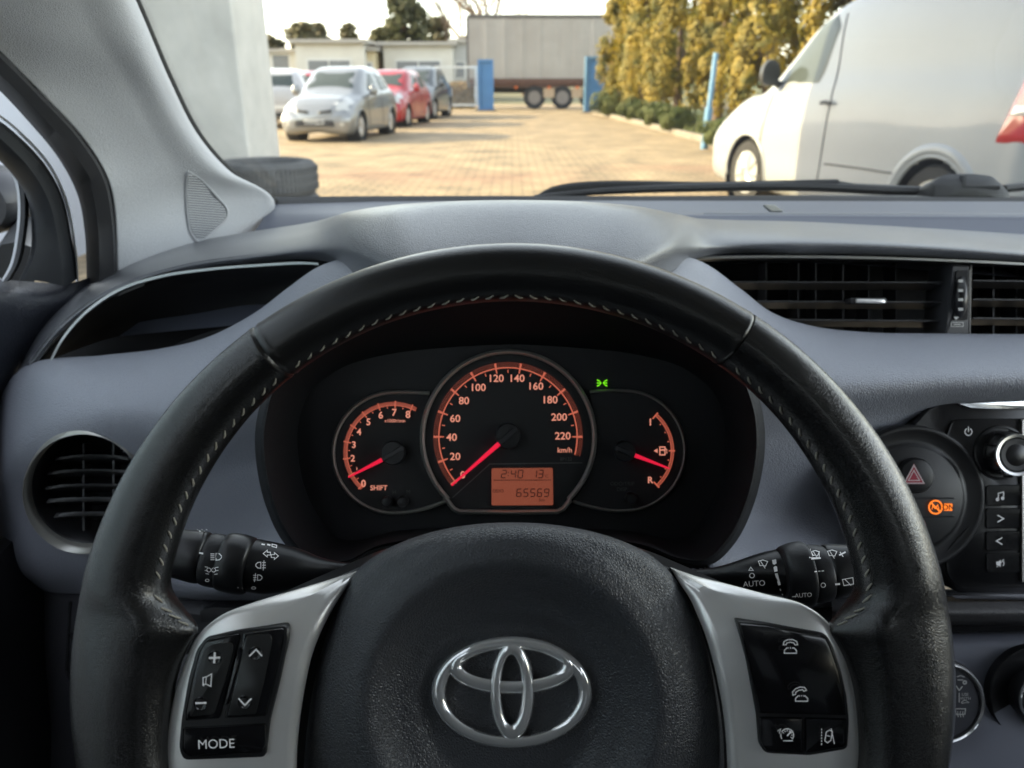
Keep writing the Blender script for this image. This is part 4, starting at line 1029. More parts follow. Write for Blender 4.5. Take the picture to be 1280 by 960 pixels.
# round left vent
rr_ = 78/F*.648; c0 = V(107,613,.648)
FWt = (FW+UP*-.0).normalized(); vsl = .00040          # the vent face leans with the fascia: depth grows downwards
vn = (FW*1.0 + UP*(vsl*F/.648)*1.0).normalized()
UPv = UP - FW*(vsl*F/.648)
def vring(name, prof, m, c=c0, k=80, parent=DB): # prof (radius, towards-viewer height)
    kp_ = F/.648
    m_ = MB(); m_.grid([[V(107+math.cos(a)*r0*kp_, 613-math.sin(a)*r0*kp_, .643-math.sin(a)*r0*kp_*.00036)-vn*h for r0, h in prof] for a in np.linspace(0, 2*math.pi, k, endpoint=False)], closed_u=True); return m_.build(name, m, parent)
vr = vring('air_vent', [(rr_*1.0,-.014),(rr_*1.0,-.001),(rr_*.985,.003),(rr_*.955,.0048),(rr_*.925,.003),(rr_*.905,-.002),(rr_*.90,-.012)], bezel)
vr['label'] = 'round left air vent with a dull metal ring'
vring('vent_drum', [(rr_*.90,-.004),(rr_*.88,-.006),(rr_*.86,-.03),(rr_*.84,-.06),(0,-.062)], hardblk, parent=vr)
sl_ = MB()
for k in range(-2,3):
    dy = k*.0125; hw = math.sqrt(max(0,(rr_*.78)**2-dy**2))-.001
    sl_.grid([[c0+RT*u*hw+UP*(dy+.002*(1-u*u))+FW*(.009+.004*(1-u*u)), c0+RT*u*hw+UP*(dy+.0022+.002*(1-u*u))+FW*.012, c0+RT*u*hw+UP*(dy-.004)+FW*.026] for u in np.linspace(-1,1,17)])
so_ = sl_.build('slat', mat('vent_slat', (.09,.09,.092), .35), vr); so_.modifiers.new('t','SOLIDIFY').thickness = .0014
sl_ = MB()
for k in (-.9,.9):
    dx = k*.0145; hh = math.sqrt(max(0,(rr_*.76)**2-dx**2))
    sl_.box(c0+RT*dx+FW*.026, (.0016,.012,hh*2), M=Matrix((RT,FW,UP)).transposed())
sl_.build('vane', MATS['vent_slat'], vr, smooth=False)

# right centre vents behind the silver strip
cs_ = curve([(868,323.0,.70),(905,321.5,.70),(1000,321,.70),(1100,322.5,.70),(1200,326,.70),(1340,333,.70)], 60)
m_ = MB(); m_.grid([[V(x,y-1.8,Z+.004), V(x,y-1.4,Z), V(x,y+1.4,Z), V(x,y+2.0,Z+.004)] for x,y,Z in cs_]); m_.build('silver_line', mat('line_silver2', (.45,.45,.42), .3, .7), DB)
CV = thing('centre_air_vent', 'rectangular slatted air vents above the hazard button with silver tab and thumbwheel', 'air vent', V(1080,375,.76))
m_ = MB(); 
fr_ = [(860,320),(1340,328),(1340,440),(1080,436),(1000,426),(930,395)]
plate(fr_, .79, .01, out=m_); m_.build('housing', matte, CV, smooth=False)
m_ = MB(); m_.grid([[V(x,y+1,Z+.002), V(x,y+3,Z+.012), V(x,y+8,.79)] for x,y,Z in cs_]); m_.build('lip', hardblk, CV)
slm = mat('slat_black', (.035,.035,.037), .38)
def slat(y0, y1, xa, xb, Z=.715):
    m_ = MB(); A = [(xa,y0),(xb,y1)]
    top = [V(x,y-1.1,Z) for x,y in A]; bot = [V(x,y+1.1,Z) for x,y in A]
    m_.add(top+bot+[p+FW*.022-UP*.004 for p in bot]+[p+FW*.022-UP*.003 for p in top], [(0,1,3,2),(2,3,5,4),(4,5,7,6),(6,7,1,0),(0,2,4,6),(1,7,5,3)])
    o = m_.build('slat', slm, CV, smooth=False); b_ = o.modifiers.new('b','BEVEL'); b_.width = .0004; return o
for y0, y1, xa in ((352,353,905),(376.5,377.5,945),(399.5,401,985)): slat(y0, y1, xa, 1181)
for y0, y1 in ((350.5,352),(374,375.5),(397.5,399)): slat(y0, y1, 1216, 1345)
for x_, ya, yb in [(958,326,402),(998,325,412),(1020,325,416),(1054,325,418),(1086,326,420),(1120,327,420),(1242,330,424),(1271,332,424),(1300,333,424)]:
    m_ = MB(); p0, p1 = V(x_,ya,.75), V(x_,yb,.75)
    m_.add([p0-RT*.0007,p0+RT*.0007,p1+RT*.0007,p1-RT*.0007]+[q+FW*.025 for q in (p0-RT*.0007,p0+RT*.0007,p1+RT*.0007,p1-RT*.0007)], [(0,1,2,3),(4,5,6,7),(0,1,5,4),(2,3,7,6),(1,2,6,5),(0,3,7,4)])
    m_.build('vane', slm, CV, smooth=False)
m_ = MB(); plate([(1062,372),(1108,372),(1109,380),(1062,380)], .706, .012, bev=.0012, round_=3, out=m_, dome=.001); m_.build('tab', hardblk, CV)
m_ = MB(); plate([(1070,373.5),(1106,374),(1107,379),(1070,378.5)], .7035, .004, bev=.0008, round_=2, out=m_, dome=.0006); m_.build('tab_silver', silver, CV)
m_ = MB(); plate([(1189,330),(1215,331),(1213,421),(1180,421)], .704, .04, bev=.002, round_=1, out=m_); dvo = m_.build('divider', mat('divider_grey', (.045,.046,.05), .5, bump=('noise',900,.3,.0004)), CV)
m_ = MB(); plate([(1195,338),(1212,338),(1210,400),(1191,400)], .7025, .003, bev=.0005, round_=3, out=m_); m_.build('wheel_slot', matte, CV)
m_ = MB(); m_.tube([V(1202,345,.706),V(1201,360,.7005),V(1200.5,372,.6995),V(1200,384,.7005),V(1199,397,.706)], [.003,.0058,.0062,.0058,.003], 12); twh = m_.build('thumbwheel', satin, CV)
mk = Mark(.6925); 
for yy in (351,363,374.5,386.5): mk.poly([(1198,yy-1.6),(1204,yy-1.6),(1204,yy+1.8),(1198,yy+1.8)])
mk.poly([(1192,396),(1199,396),(1195,400)]); mk.build('wheel_mark', whitep, twh)
mk = Mark(.7018); mk.stroke([(1189,403),(1204,403),(1204,408),(1189,408)], .8, True); mk.stroke([(1192,405.5),(1201,405.5)], 1.2); mk.build('vent_symbol', whitep, CV)
# unseen front seats behind the viewpoint, added to darken the cabin's rear
for i, (sx0, lab) in enumerate(((0.0, 'dark driver seat behind the steering wheel, out of view below'), (.76, 'dark passenger seat beside the driver seat'))):
    t = CAR
    def pad(nm, c, sz, rx):
        m_ = MB(); Mx = Matrix.Rotation(rx, 3, 'X'); rows = []
        for a in np.linspace(-1,1,13):
            row = []
            for q in np.linspace(0, 2*math.pi, 28, endpoint=False):
                ca, sa = math.cos(q), math.sin(q); e = (1-abs(a)**4)**.25 if abs(a) < 1 else .35
                row.append(Vector(c)+Mx @ Vector((sz[0]/2*math.copysign(abs(ca)**.5,ca)*(.85+.15*e), sz[1]/2*math.copysign(abs(sa)**.6,sa)*e, a*sz[2]/2)))
            rows.append(row)
        m_.grid([list(z) for z in zip(*rows)], closed_u=True); m_.add(rows[0],[tuple(range(28))]); m_.add(rows[-1],[tuple(range(28))]); m_.build(nm, mat('seat_fabric', (.025,.025,.03), .9, bump=('noise',500,.3,.001)), t)
    pad('seat_backrest', (sx0,-.62,.92), (.48,.14,.62), R(-16)); pad('seat_cushion', (sx0,-.30,.56), (.48,.50,.16), 0); pad('headrest', (sx0,-.74,1.30), (.24,.10,.18), R(-10))

# ================================================================= STEERING WHEEL
WZ = .324; SC = WZ/F
WC = V(641,853,WZ)
SW = thing('steering_wheel', 'black leather steering wheel with silver spokes and chrome oval emblem', 'steering wheel', WC)
def rin(deg):                      # inner outline radius (px) by angle
    a = (deg+360) % 360
    if a > 180: a = a if a <= 180 else a
    b = a if a <= 90 else (180-a if a <= 270 else a-360)      # angle above the horizontal on either side, -90..90
    T_ = [(-90,468),(-60,468),(-34,455),(-20,444),(-12,438),(-6,430),(0,422),(4,414),(7.5,404),(9.4,397),(10.6,402),(12.2,424),(13.8,442),(16,450),(20,452.5),(30,460),(45,469),(55,473),(70,476),(90,477)]
    for (x0,y0),(x1,y1) in zip(T_[:-1],T_[1:]):
        if x0 <= b <= x1:
            t = (b-x0)/(x1-x0); return y0+(y1-y0)*t
    return 470
NT, NS = 1080, 40
rv_ = [rin(i*360/NT) for i in range(NT)]
for _ in range(10): rv_ = [(rv_[i-1]+2*rv_[i]+rv_[(i+1)%NT])/4 for i in range(NT)]
SEAMS = (57.0, 125.6)
def rimpt(i, t, lift=0.0):
    """point on the rim skin: i angular step (float ok), t section angle (0 = outer side, 90 = towards driver, 180 = inner side)"""
    th = 2*math.pi*i/NT; deg = i*360/NT
    k = int(i) % NT; ri = rv_[k]+(rv_[(k+1)%NT]-rv_[k])*(i-int(i)); ro = 548.0
    web = max(0.0, min(1.0, (452-ri)/40))
    full = (ro-ri)/2*SC; c_ = (ro+ri)/2*SC
    hd = .0148 + .001*(1-web)
    x = math.cos(t); y = math.sin(t)
    rad = c_+full*math.copysign(abs(x)**(1-.12*web), x)
    fall = 1-.62*web*max(0, min(1, (ro*SC-.034-rad)/.02))
    g_ = 1.0
    for s_ in SEAMS:
        d = abs(deg-s_)
        if d < 1.6: g_ += .020*math.exp(-((d-.62)/.28)**2) - .045*math.exp(-(d/.24)**2)
    rad = c_+(rad-c_)*g_
    h = hd*math.copysign(abs(y)**.94, y)*fall*g_
    rad += lift*x; h += lift*y
    return WC+RT*math.cos(th)*rad+UP*math.sin(th)*rad-FW*h
def rim_part(name, a0, a1, m, pad=.0):
    i0, i1 = round(a0*NT/360), round(a1*NT/360)
    rows = [[rimpt(i, 2*math.pi*j/NS) for j in range(NS)] for i in range(i0, i1+1)]
    mb = MB(); n = NS; m_ = len(rows); mb.v = [p for r0 in rows for p in r0]
    mb.f = [(i*n+j, i*n+(j+1)%n, (i+1)*n+(j+1)%n, (i+1)*n+j) for i in range(m_-1) for j in range(n)]
    return mb.build(name, m, SW)
rim_part('rim', 57.0, 125.6, leather).__setitem__('label', 'smooth black leather upper section of the rim')
rim_part('rim', 125.6, 417.0, leather2).__setitem__('label', 'black grained leather lower section of the rim')
# stitching along the inner side of the rim
st = MB()
def stitch(deg, flip):
    i = deg*NT/360; t0, t1 = R(150), R(159); s_ = 1.7 if abs(90-deg) < 76 else 1.0
    a = rimpt(i+s_*flip, t0, .0002); b = rimpt(i-s_*flip, t1, .0002); mid = rimpt(i, (t0+t1)/2, .0007)
    st.tube([a, mid, b], [.00028,.00044,.00028], 5)
d = 16.0
while d < 164:
    if min(abs(d-s_) for s_ in SEAMS) > 1.0: stitch(d, 1 if d < 90 else -1)
    d += 2.15
for sg in (0, 1):
    d = 10.9
    while d < 15.5:
        dd = d if sg == 0 else 180-d; stitch(dd, 1 if sg == 0 else -1); d += .95 if d < 12 else 1.5
st.build('stitching', mat('thread', (.42,.39,.32), .8), SW)

# airbag cover
HO = [(640,653),(700,657),(760,670),(810,692),(838,716),(866,760),(886,820),(899,880),(905,940),(902,1000),(880,1070),(820,1120),(730,1150),(640,1158),(550,1150),(460,1120),(400,1070),(380,1000),(381,940),(388,880),(400,820),(420,760),(444,716),(470,694),(520,671),(580,657)]
hc = (640,885); ho = closed_curve([(x,y,0) for x,y in HO], 160)
def hub_h(d):                       # height (mm) by distance (px) from the centre of the dish
    T_ = [(0,0),(98,.2),(110,1.2),(119,3.2),(128,4.6),(140,6.0),(156,9.5),(170,13.5),(181,15.8),(190,16.0),(208,13.6),(232,8.0),(262,0.5),(330,-14)]
    for (x0,y0),(x1,y1) in zip(T_[:-1],T_[1:]):
        if x0 <= d <= x1: t = (d-x0)/(x1-x0); t = t*t*(3-2*t)*.35+t*.65; return y0+(y1-y0)*t
    return -2
rows = []
for x, y, _ in ho:
    rr0 = math.hypot(x-hc[0], y-hc[1]); row = []
    for k in range(41):
        u = k/40; px_, py_ = hc[0]+(x-hc[0])*u, hc[1]+(y-hc[1])*u; d = rr0*u
        h = hub_h(d)
        e_ = (1-u)*rr0
        if e_ < 16: h -= 6*(1-math.sqrt(max(0,1-((16-e_)/16)**2)))
        if d > 195: h -= (d-195)*.035
        row.append(V(px_, py_, .336-h*.001))
    row.append(V(x, y, .352)); row.append(V(x, y, .375))
    rows.append(row)
m_ = MB(); m_.grid(rows, closed_u=True); hub = m_.build('airbag_cover', hubm, SW, sharp=70); bvh_hub = bvh_of(hub)
# emblem: three overlapping chrome rings
def ring2(oc, oa, ob, ic, ia, ib, h, rot=0, base=.3345, k=96, pw=2.0):
    m_ = MB(); rows = []
    for j in range(k):
        a = 2*math.pi*j/k; ca, sa = math.cos(a), math.sin(a)
        O = (oc[0]+oa*ca, oc[1]-ob*sa); I = (ic[0]+ia*ca, ic[1]-ib*sa)
        row = []
        for u, hh in ((0,-.004),(0,.0),(.05,.5),(.15,.80),(.35,.97),(.6,1.0),(.82,.88),(.94,.55),(1,.0),(1,-.004)):
            x, y = O[0]+(I[0]-O[0])*u, O[1]+(I[1]-O[1])*u
            row.append(V(x, y, base-(hh*h if hh > 0 else hh)))
        rows.append(row)
    m_.grid(rows, closed_u=True); return m_
EM = ring2((640,865),101,70.5,(640,866),83,54,.0042)
EMB = EM.build('emblem', chrome, SW, sharp=60); EMB['label'] = 'oval chrome emblem of three interlocking rings'
e2 = ring2((640,835.5),80,33,(640,830),62,20,.0042,base=.3340); e2.build('emblem_ring', chrome, EMB, sharp=60)
e3 = ring2((640,864),28,62,(639,862),12.5,42,.0048,base=.3338); e3.build('emblem_ring', chrome, EMB, sharp=60)

# silver spoke trims
def trim(A, B, name, lab):
    n = 70; a = curve([(x,y,z) for x,y,z in A], n); b = curve([(x,y,z) for x,y,z in B], n); rows = []
    for i in range(n):
        (ax,ay,az),(bx_,by_,bz) = a[i], b[i]; row = []
        W_ = math.hypot(bx_-ax, by_-ay); e = min(.17, 7/max(W_,1))
        for u, dz in ((0,.012),(0,.0022),(e*.35,.0006),(e,.0),(min(e*2,.33),-.0018),(.36,-.0028),(.58,-.0016),(max(1-e*2.2,.64),-.0034),(1-e,-.0026),(1-e*.3,-.0012),(1,.001),(1,.014)):
            u = min(max(u,0),1); x, y = ax+(bx_-ax)*u, ay+(by_-ay)*u
            row.append(V(x, y, az+(bz-az)*u+dz))
        rows.append(row)
    m_ = MB(); m_.grid(rows); return m_.build(name, silver, SW, label=lab, sharp=75)
LT = trim([(448,713,.350),(410,725,.343),(370,737,.335),(320,752,.328),(275,770,.324),(247,795,.3225),(231,830,.322),(218,870,.322),(208,915,.322),(203,960,.322),(203,1010,.323),(212,1060,.326)],
     [(446,717,.350),(436,730,.341),(424,748,.336),(411,770,.332),(399,795,.329),(390,820,.328),(383,850,.327),(377,885,.327),(373,920,.327),(371,960,.327),(373,1010,.328),(380,1060,.330)], 'spoke_trim', 'left silver spoke trim carrying the audio buttons')
RT_ = trim([(838,709,.350),(870,720,.343),(906,729,.336),(955,742,.329),(1003,755,.324),(1032,775,.3225),(1052,805,.322),(1066,845,.322),(1077,890,.322),(1082,940,.322),(1082,1000,.323),(1072,1060,.326)],
     [(840,713,.350),(850,730,.341),(862,748,.336),(872,770,.332),(882,795,.329),(890,822,.328),(897,852,.327),(903,885,.327),(907,920,.327),(909,960,.327),(908,1010,.328),(900,1060,.330)], 'spoke_trim', 'right silver spoke trim carrying the telephone buttons')
# dark bed behind trims and cover
m_ = MB(); plate([(470,700),(640,664),(815,700),(1000,780),(1060,850),(1075,960),(1060,1060),(860,1090),(640,1140),(420,1090),(220,1060),(208,960),(222,850),(285,780)], .358, .03, bev=.003, round_=30, out=m_); m_.build('spoke_core', satin, SW)

def button(name, pts, Z, m, parent, rd=3, th=.006, bev=.0007, dome=0): 
    m_ = MB(); plate(pts, Z, th, bev=bev, round_=rd, out=m_, dome=dome); return m_.build(name, m, parent, sharp=45)
def zl(x, y): return .3202+ (x-225)*.000012
LP = button('switch_pad', [(258,796),(300,787,10),(359,781,7),(360,800),(350,850),(337,902),(332,946,6),(229,950,10),(224,935),(227,900),(236,848),(246,812)], lambda x,y: zl(x,y)-.0002, satin, SW, rd=6, bev=.0004); LP['label'] = 'left button pad with volume and seek rockers'
zb_ = lambda x,y: zl(x,y)-.0011
zb2 = lambda x,y: zl(x,y)-.0014
B1 = button('volume_rocker', [(259,799,8),(299,791,3),(301,796),(290,840),(275,898,4),(232,901,2),(232,890),(240,850),(249,815)], zb_, gloss, LP, rd=3)
m_ = MB(); plate([(265,805,4),(291,802,8),(292,812),(282,850),(268,893,6),(237,896,2),(245,845),(255,812)], zb2, .001, bev=.0004, round_=4, out=m_); pv = m_.build('rocker_face', mat('rocker_grey', (.020,.020,.020), .3), B1)
B2 = button('seek_rocker', [(304,791,2),(356,784,5),(354,805),(344,850),(333,895,3),(280,898,3),(290,860),(299,825)], zb_, gloss, LP, rd=3)
m_ = MB(); plate([(308,794,3),(338,791,7),(341,800),(331,850),(320,893,3),(284,895,3),(296,850),(303,815)], zb2, .001, bev=.0004, round_=4, out=m_); m_.build('rocker_face', MATS['rocker_grey'], B2)
m_ = MB(); plate([(299,809,2),(304,811,2),(300,830),(290,868,3),(283,882,2),(281,880,2),(286,860),(294,825)], zb2, .001, bev=.0003, round_=2, out=m_); m_.build('centre_rib', gloss, LP)
B3 = button('mode_button', [(229,909,3),(333,904,3),(333,930),(328,941,5),(236,946,6),(228,938,4)], zb_, gloss, LP, rd=3)
for (x_, y_) in ((268,822),(250,880)):
    m_ = MB(); m_.lathe(V(x_,y_,zb2(x_,y_)-.0002)+FW*.0006, -FW, [(.0030,0),(.0030,.0003),(.0026,.0006),(.0018,.0004),(.0001,.0002)], 24); m_.build('finger_dimple', gloss, B1)
for (x_, y_) in ((319,817),(305,878)):
    m_ = MB(); m_.lathe(V(x_,y_,zb2(x_,y_)-.0002)+FW*.0006, -FW, [(.0030,0),(.0030,.0003),(.0026,.0006),(.0018,.0004),(.0001,.0002)], 24); m_.build('finger_dimple', gloss, B2)
mk = Mark(.3186); mk.stroke([(261,822.5),(275,822)], 2.6); mk.stroke([(268.5,815.5),(267.6,829)], 2.6)
mk.stroke([(244,879),(258,878.6)], 2.4); 
mk.stroke([(253.5,847),(254.5,858)],1.1); mk.stroke([(254,847),(258,846),(264.5,842.5),(263.5,858),(257.5,855),(253.6,856)],1.3,True); mk.stroke([(257.8,846.5),(257,855)],1.0)
mk.build('volume_symbol', white, B1)
mk = Mark(.3183); mk.stroke([(311.5,820.5),(320,812),(327.5,820)], 1.9); mk.stroke([(298,873),(306,881.5),(314.5,873)], 1.9); mk.build('arrow_symbol', white, B2)
mk = Mark(.3188); mk.text('MODE', (270.5,929.8), 11.5, rot=2, bold=.0, sx=1.0); mk.build('mode_lettering', white, B3)

def zr(x, y): return .3202+(1060-x)*.000012
RP = button('switch_pad', [(921,776,4),(960,779),(1032,791,10),(1041,808),(1051,838),(1058,870),(1061,900),(1059,936,6),(1012,944),(956,941,8),(949,930,4),(946,893),(933,824)], lambda x,y: zr(x,y)-.0002, satin, SW, rd=6, bev=.0004); RP['label'] = 'right button pad with telephone buttons'
q1 = lambda x,y: zr(x,y)-.0012
B4 = button('phone_button', [(924,779,3),(960,782),(1030,794,8),(1039,812),(1049,842),(1055,870),(1057,894,2),(949,891,2),(937,824)], q1, gloss, RP, rd=3)
B5 = button('cruise_button', [(949,896,2),(1003,897,2),(1003,941,2),(957,939,6),(951,928,3)], q1, gloss, RP, rd=3)
B6 = button('lane_button', [(1006,897,2),(1058,898,2),(1057,933,5),(1012,941,3),(1006,941,2)], q1, gloss, RP, rd=3)
def phone(mk, x, y, s=1, off=True, dx=0, ang=0):
    def r2(px_, py_):
        c_, s_ = math.cos(R(ang)), math.sin(R(ang)); return (x+dx+px_*c_+py_*s_, y-6+(-px_*s_+py_*c_))
    # handset
    mk.stroke([r2(-9,2),(r2(-8,-2)),r2(-3,-4.5),r2(3,-4.5),r2(8,-2),r2(9,2),r2(5.4,2),r2(4.5,-.3),r2(0,-1.2),r2(-4.5,-.3),r2(-5.4,2)], 1.1, True)
    # base
    mk.stroke([(x-4,y-.5),(x-7.5,y+3),(x-7.5,y+6.5),(x+7.5,y+6.5),(x+7.5,y+3),(x+4,y-.5)], 1.2)
    for k in (-2,0,2): mk.stroke([(x+k*1.4,y-1),(x+k*1.4,y+1)], 1.0)
mk = Mark(.3184); phone(mk, 988, 810); phone(mk, 1002, 870, dx=-3, ang=20); mk.build('phone_symbol', white, B4)
mk = Mark(.3187); mk.arc((984,919), 8, -40, 150, 1.2); mk.arc((984,919), 8, 165, 215, 1.2)
mk.stroke([(984,920),(989,914)], 1.6)
for a in range(-30,180,30): mk.stroke([(984+7*math.cos(R(a)),919-7*math.sin(R(a))),(984+4.6*math.cos(R(a)),919-4.6*math.sin(R(a)))], .9)
mk.stroke([(972,914),(976,911),(974,917)], 1.1); mk.stroke([(979,926),(991,926)],1.1); mk.build('cruise_symbol', white, B5)
mk = Mark(.3186)
for k in range(6): mk.stroke([(1027,911+k*3.6),(1027,913+k*3.6)], 1.2)
mk.stroke([(1039,910.5),(1043,930)], 1.1)
mk.stroke([(1033,915),(1037,912.5),(1040.5,914.5),(1038.5,925.5),(1034.5,928.5),(1031,926)], 1.2, True); mk.stroke([(1033,919.5),(1038,920.5)], 1.0); mk.build('lane_symbol', white, B6)

# ================================================================= COLUMN, STALKS
SCo = thing('steering_column', 'black steering column shroud between wheel and gauges', 'steering column', V(640,760,.47))
m_ = MB(); rows = []
for Z_, w_, top, bot in ((.40,150,700,1000),(.405,175,688,1010),(.44,205,681,1010),(.50,215,674,1000),(.56,215,672,980),(.575,200,690,960)):
    w = w_/F*Z_; c_ = V(640,0,Z_); yt = (480-top)/F*Z_; yb = (480-bot)/F*Z_; row = []
    for a in np.linspace(0, 2*math.pi, 48, endpoint=False):
        ca, sa = math.cos(a), math.sin(a); x = w*math.copysign(abs(ca)**.55, ca); y = (yt+yb)/2+(yt-yb)/2*math.copysign(abs(sa)**.6, sa)
        row.append(EYE+RT*x+UP*y+FW*Z_)
    rows.append(row)
m_.grid([list(z) for z in zip(*rows)], closed_u=True); m_.add(rows[0], [tuple(range(48))]); m_.build('shroud', hardblk, SCo)
def stalk(name, label, sect, rings, m):
    """sect: (px_top, py_top, px_bot, py_bot, Z) sections along the stalk"""
    t = thing(name, label, 'stalk', V((sect[-1][0]+sect[-1][2])/2, (sect[-1][1]+sect[-1][3])/2, sect[-1][4]))
    def body(ss, nm, mm, parent, cap=True):
        A = curve(ss, max(6, len(ss)*8)); rows = []
        for i, s_ in enumerate(A):
            a = V(s_[0], s_[1], s_[4]); b = V(s_[2], s_[3], s_[4]); c_ = (a+b)/2; u = (a-b)/2; r0 = u.length
            rows.append([c_+u*math.cos(q)-FW*r0*math.sin(q)*.92 for q in np.linspace(0, 2*math.pi, 44, endpoint=False)])
        m_ = MB(); m_.grid([list(z) for z in zip(*rows)], closed_u=True)
        if cap: m_.add(rows[0], [tuple(range(44))]); m_.add(rows[-1], [tuple(range(44))])
        return m_.build(nm, mm, parent, sharp=35)
    o = body(sect, 'stem', m, t); rs = [body(r0, nm, mm, t) for nm, r0, mm in rings]
    return t, o, rs
hx = lambda x, a, b, Z: (x+4, a, x-8, b, Z)
TSt, o1, r1 = stalk('indicator_stalk', 'left black indicator and light stalk with white symbols, reaching from behind the wheel spoke', [
   (321,674,310,739,.422),(345,679,332,742,.424),(375,687,362,738,.428),(400,697,392,730,.432),(420,702,414,724,.436),(440,704,436,722,.44),(470,704,468,724,.445)],
   [('end_knob',[(196,664,186,714,.416),(205,660,192,717,.416),(230,662,219,722,.416),(262,667,250,728,.417),(263,669,252,726,.417)],satin),
    ('light_ring',[(262,670,253,727,.418),(264,668,252,729,.418),(286,672,275,733,.419),(287,674,277,731,.419)],hardblk),
    ('fog_ring',[(285,668,273,736,.419),(287,667,275,737,.4185),(318,673,306,742,.4195),(320,675,308,740,.420)],satin)], satin)
bL = bvh_of(o1, *r1)
mk = Mark(bL, .0004)
mk.stroke([(249,691),(254,692)], 2.2)
def lamp(mk, x, y, s=1, flip=1, beams=4, w=1.0):
    mk.stroke([(x,y-4*s),(x+4*s*flip,y-3.6*s),(x+6.5*s*flip,y-1*s),(x+6.5*s*flip,y+1*s),(x+4*s*flip,y+3.6*s),(x,y+4*s)], w, True)
    for k in range(beams): yy = y-3.4*s+k*6.8*s/(beams-1); mk.stroke([(x-1.8*s*flip,yy),(x-6.5*s*flip,yy)], w)
lamp(mk, 270, 696, 1.05, 1, 4, 1.2)
for fx in (-1,1):
    mk.arc((264+fx*3,712.5),2.6,0,360,.8,10)
for a,b in ((256,708.5),(256,713),(257,717)): mk.stroke([(a,b),(a+4,b+.6)], .8)
for a,b in ((269,709.5),(269,713.5),(268,718)): mk.stroke([(a,b),(a+4,b-.6)], .8)
mk.arc((259,725.5),2.4,0,360,.7,10,ry=1.6)
def arrow(x, y, f): mk.stroke([(x,y),(x+f*5,y-4.2),(x+f*5,y-1.8),(x+f*9,y-1.8),(x+f*9,y+1.8),(x+f*5,y+1.8),(x+f*5,y+4.2)], 1.0, True)
arrow(329,692,1); arrow(348,695,-1)
mk.stroke([(327,680),(331,681)],1.6); mk.stroke([(334,680.5),(338,681.5)],2.0); mk.stroke([(340,680),(346,681.5),(345.5,684.5),(340,683)],.9,True)
lamp(mk, 326, 706.5, .95, -1, 3, 1.1); mk.stroke([(330,700.5),(329,713)], .9)
lamp(mk, 322, 722, .85, 1, 3, .9); mk.stroke([(319.5,716.5),(318,727.5)], .8)
mk.arc((317,735),2.6,0,360,.7,10,ry=1.5); mk.stroke([(297,734.5),(303,735.5)],1.0)
for k in range(5): mk.stroke([(246+k*2.8,661.5+(k%2)*2.2),(248+k*2.8,662.5+(k%2)*1.5)], 1.1)
mk.build('stalk_symbol', white, TSt)
WSt, o2, r2 = stalk('wiper_stalk', 'right black wiper stalk with white AUTO lettering and wiper symbols', [
   (972,687,978,745,.425),(950,692,955,741,.427),(920,702,925,735,.430),(895,709,898,730,.435),(870,712,872,728,.44),(835,712,836,730,.445)],
   [('end_knob',[(1100,684,1106,735,.416),(1090,682,1097,738,.416),(1062,681,1070,740,.416),(1030,682,1039,748,.417),(1028,684,1037,746,.417)],satin),
    ('rear_ring',[(1030,684,1038,747,.417),(1028,683,1037,749,.417),(1007,682,1016,752,.418),(1006,684,1014,750,.418)],hardblk),
    ('wiper_ring',[(1006,680,1014,753,.418),(1004,678,1013,755,.418),(976,684,984,750,.42),(973,687,980,747,.421)],hardblk)], satin)
kn = MB()
A0 = [(1004,678,1013,755,.418),(977,684,985,750,.42)]
for k in range(26):
    q = R(20+k*5.6); ps = []
    for s_ in A0:
        a = V(s_[0],s_[1],s_[4]); b = V(s_[2],s_[3],s_[4]); c_ = (a+b)/2; u = (a-b)/2; ps.append(c_+(u*math.cos(q)-FW*u.length*math.sin(q)*.92)*1.008)
    kn.tube(ps, .00022, 4)
kn.build('knurl', hardblk, r2[2])
bR = bvh_of(o2, *r2); mk = Mark(bR, .0004)
mk.text('AUTO', (942.5,729.5), 7.0, rot=4, bold=.0)
mk.stroke([(936,713),(938.5,709),(941.5,713)], 1.0, True); mk.arc((940,719.5),2.9,0,360,1.0,14)
def fanw(x, y, s, w=1.0): 
    mk.stroke([(x-5.5*s,y-3*s),(x,y-4.6*s),(x+6*s,y-2.6*s),(x+3.4*s,y+3.2*s),(x-1*s,y+2.2*s),(x-3.4*s,y+2.6*s)], w, True); mk.stroke([(x-3*s,y-3.4*s),(x+3*s,y+6*s)], w)
fanw(953.5,704.5,1.0)
mk.poly([(965,700),(970,699),(972,714),(968,715)]); mk.poly([(968.5,717),(972,716.5),(976,731),(973,732)]); mk.stroke([(975,736),(978,744)],1.0)
fanw(1019,692,.85); mk.stroke([(1013,686),(1012,697),(1024,697),(1024,689)],.9); mk.stroke([(1014,698.5),(1026,697.5)],1.8)
for k in range(3): mk.stroke([(1018+k*4.5,714.6-k*.4),(1021+k*4.5,714.3-k*.4)],1.3)
mk.arc((1029,731.5),2.8,0,360,.9,12); 
fanw(1040,692,1.0); mk.stroke([(1049,694),(1057,690)],2.0); mk.stroke([(1050,690),(1054,696)],1.2)
mk.stroke([(1044,730.5),(1050,730)],2.2); mk.stroke([(1053,724.5),(1066,722),(1067,730),(1055,732)],1.0,True); mk.stroke([(1056,724),(1064,732)],1.0)
mk.text('AUTO', (1004,744), 5.4, rot=4); mk.stroke([(990,746),(995,745.5)],1.0)
mk.build('stalk_symbol', white, WSt)

# ================================================================= GAUGES
IC = thing('instrument_cluster', 'black gauge cluster with three orange-lit round dials seen through the wheel', 'gauge cluster', V(640,560,.58))
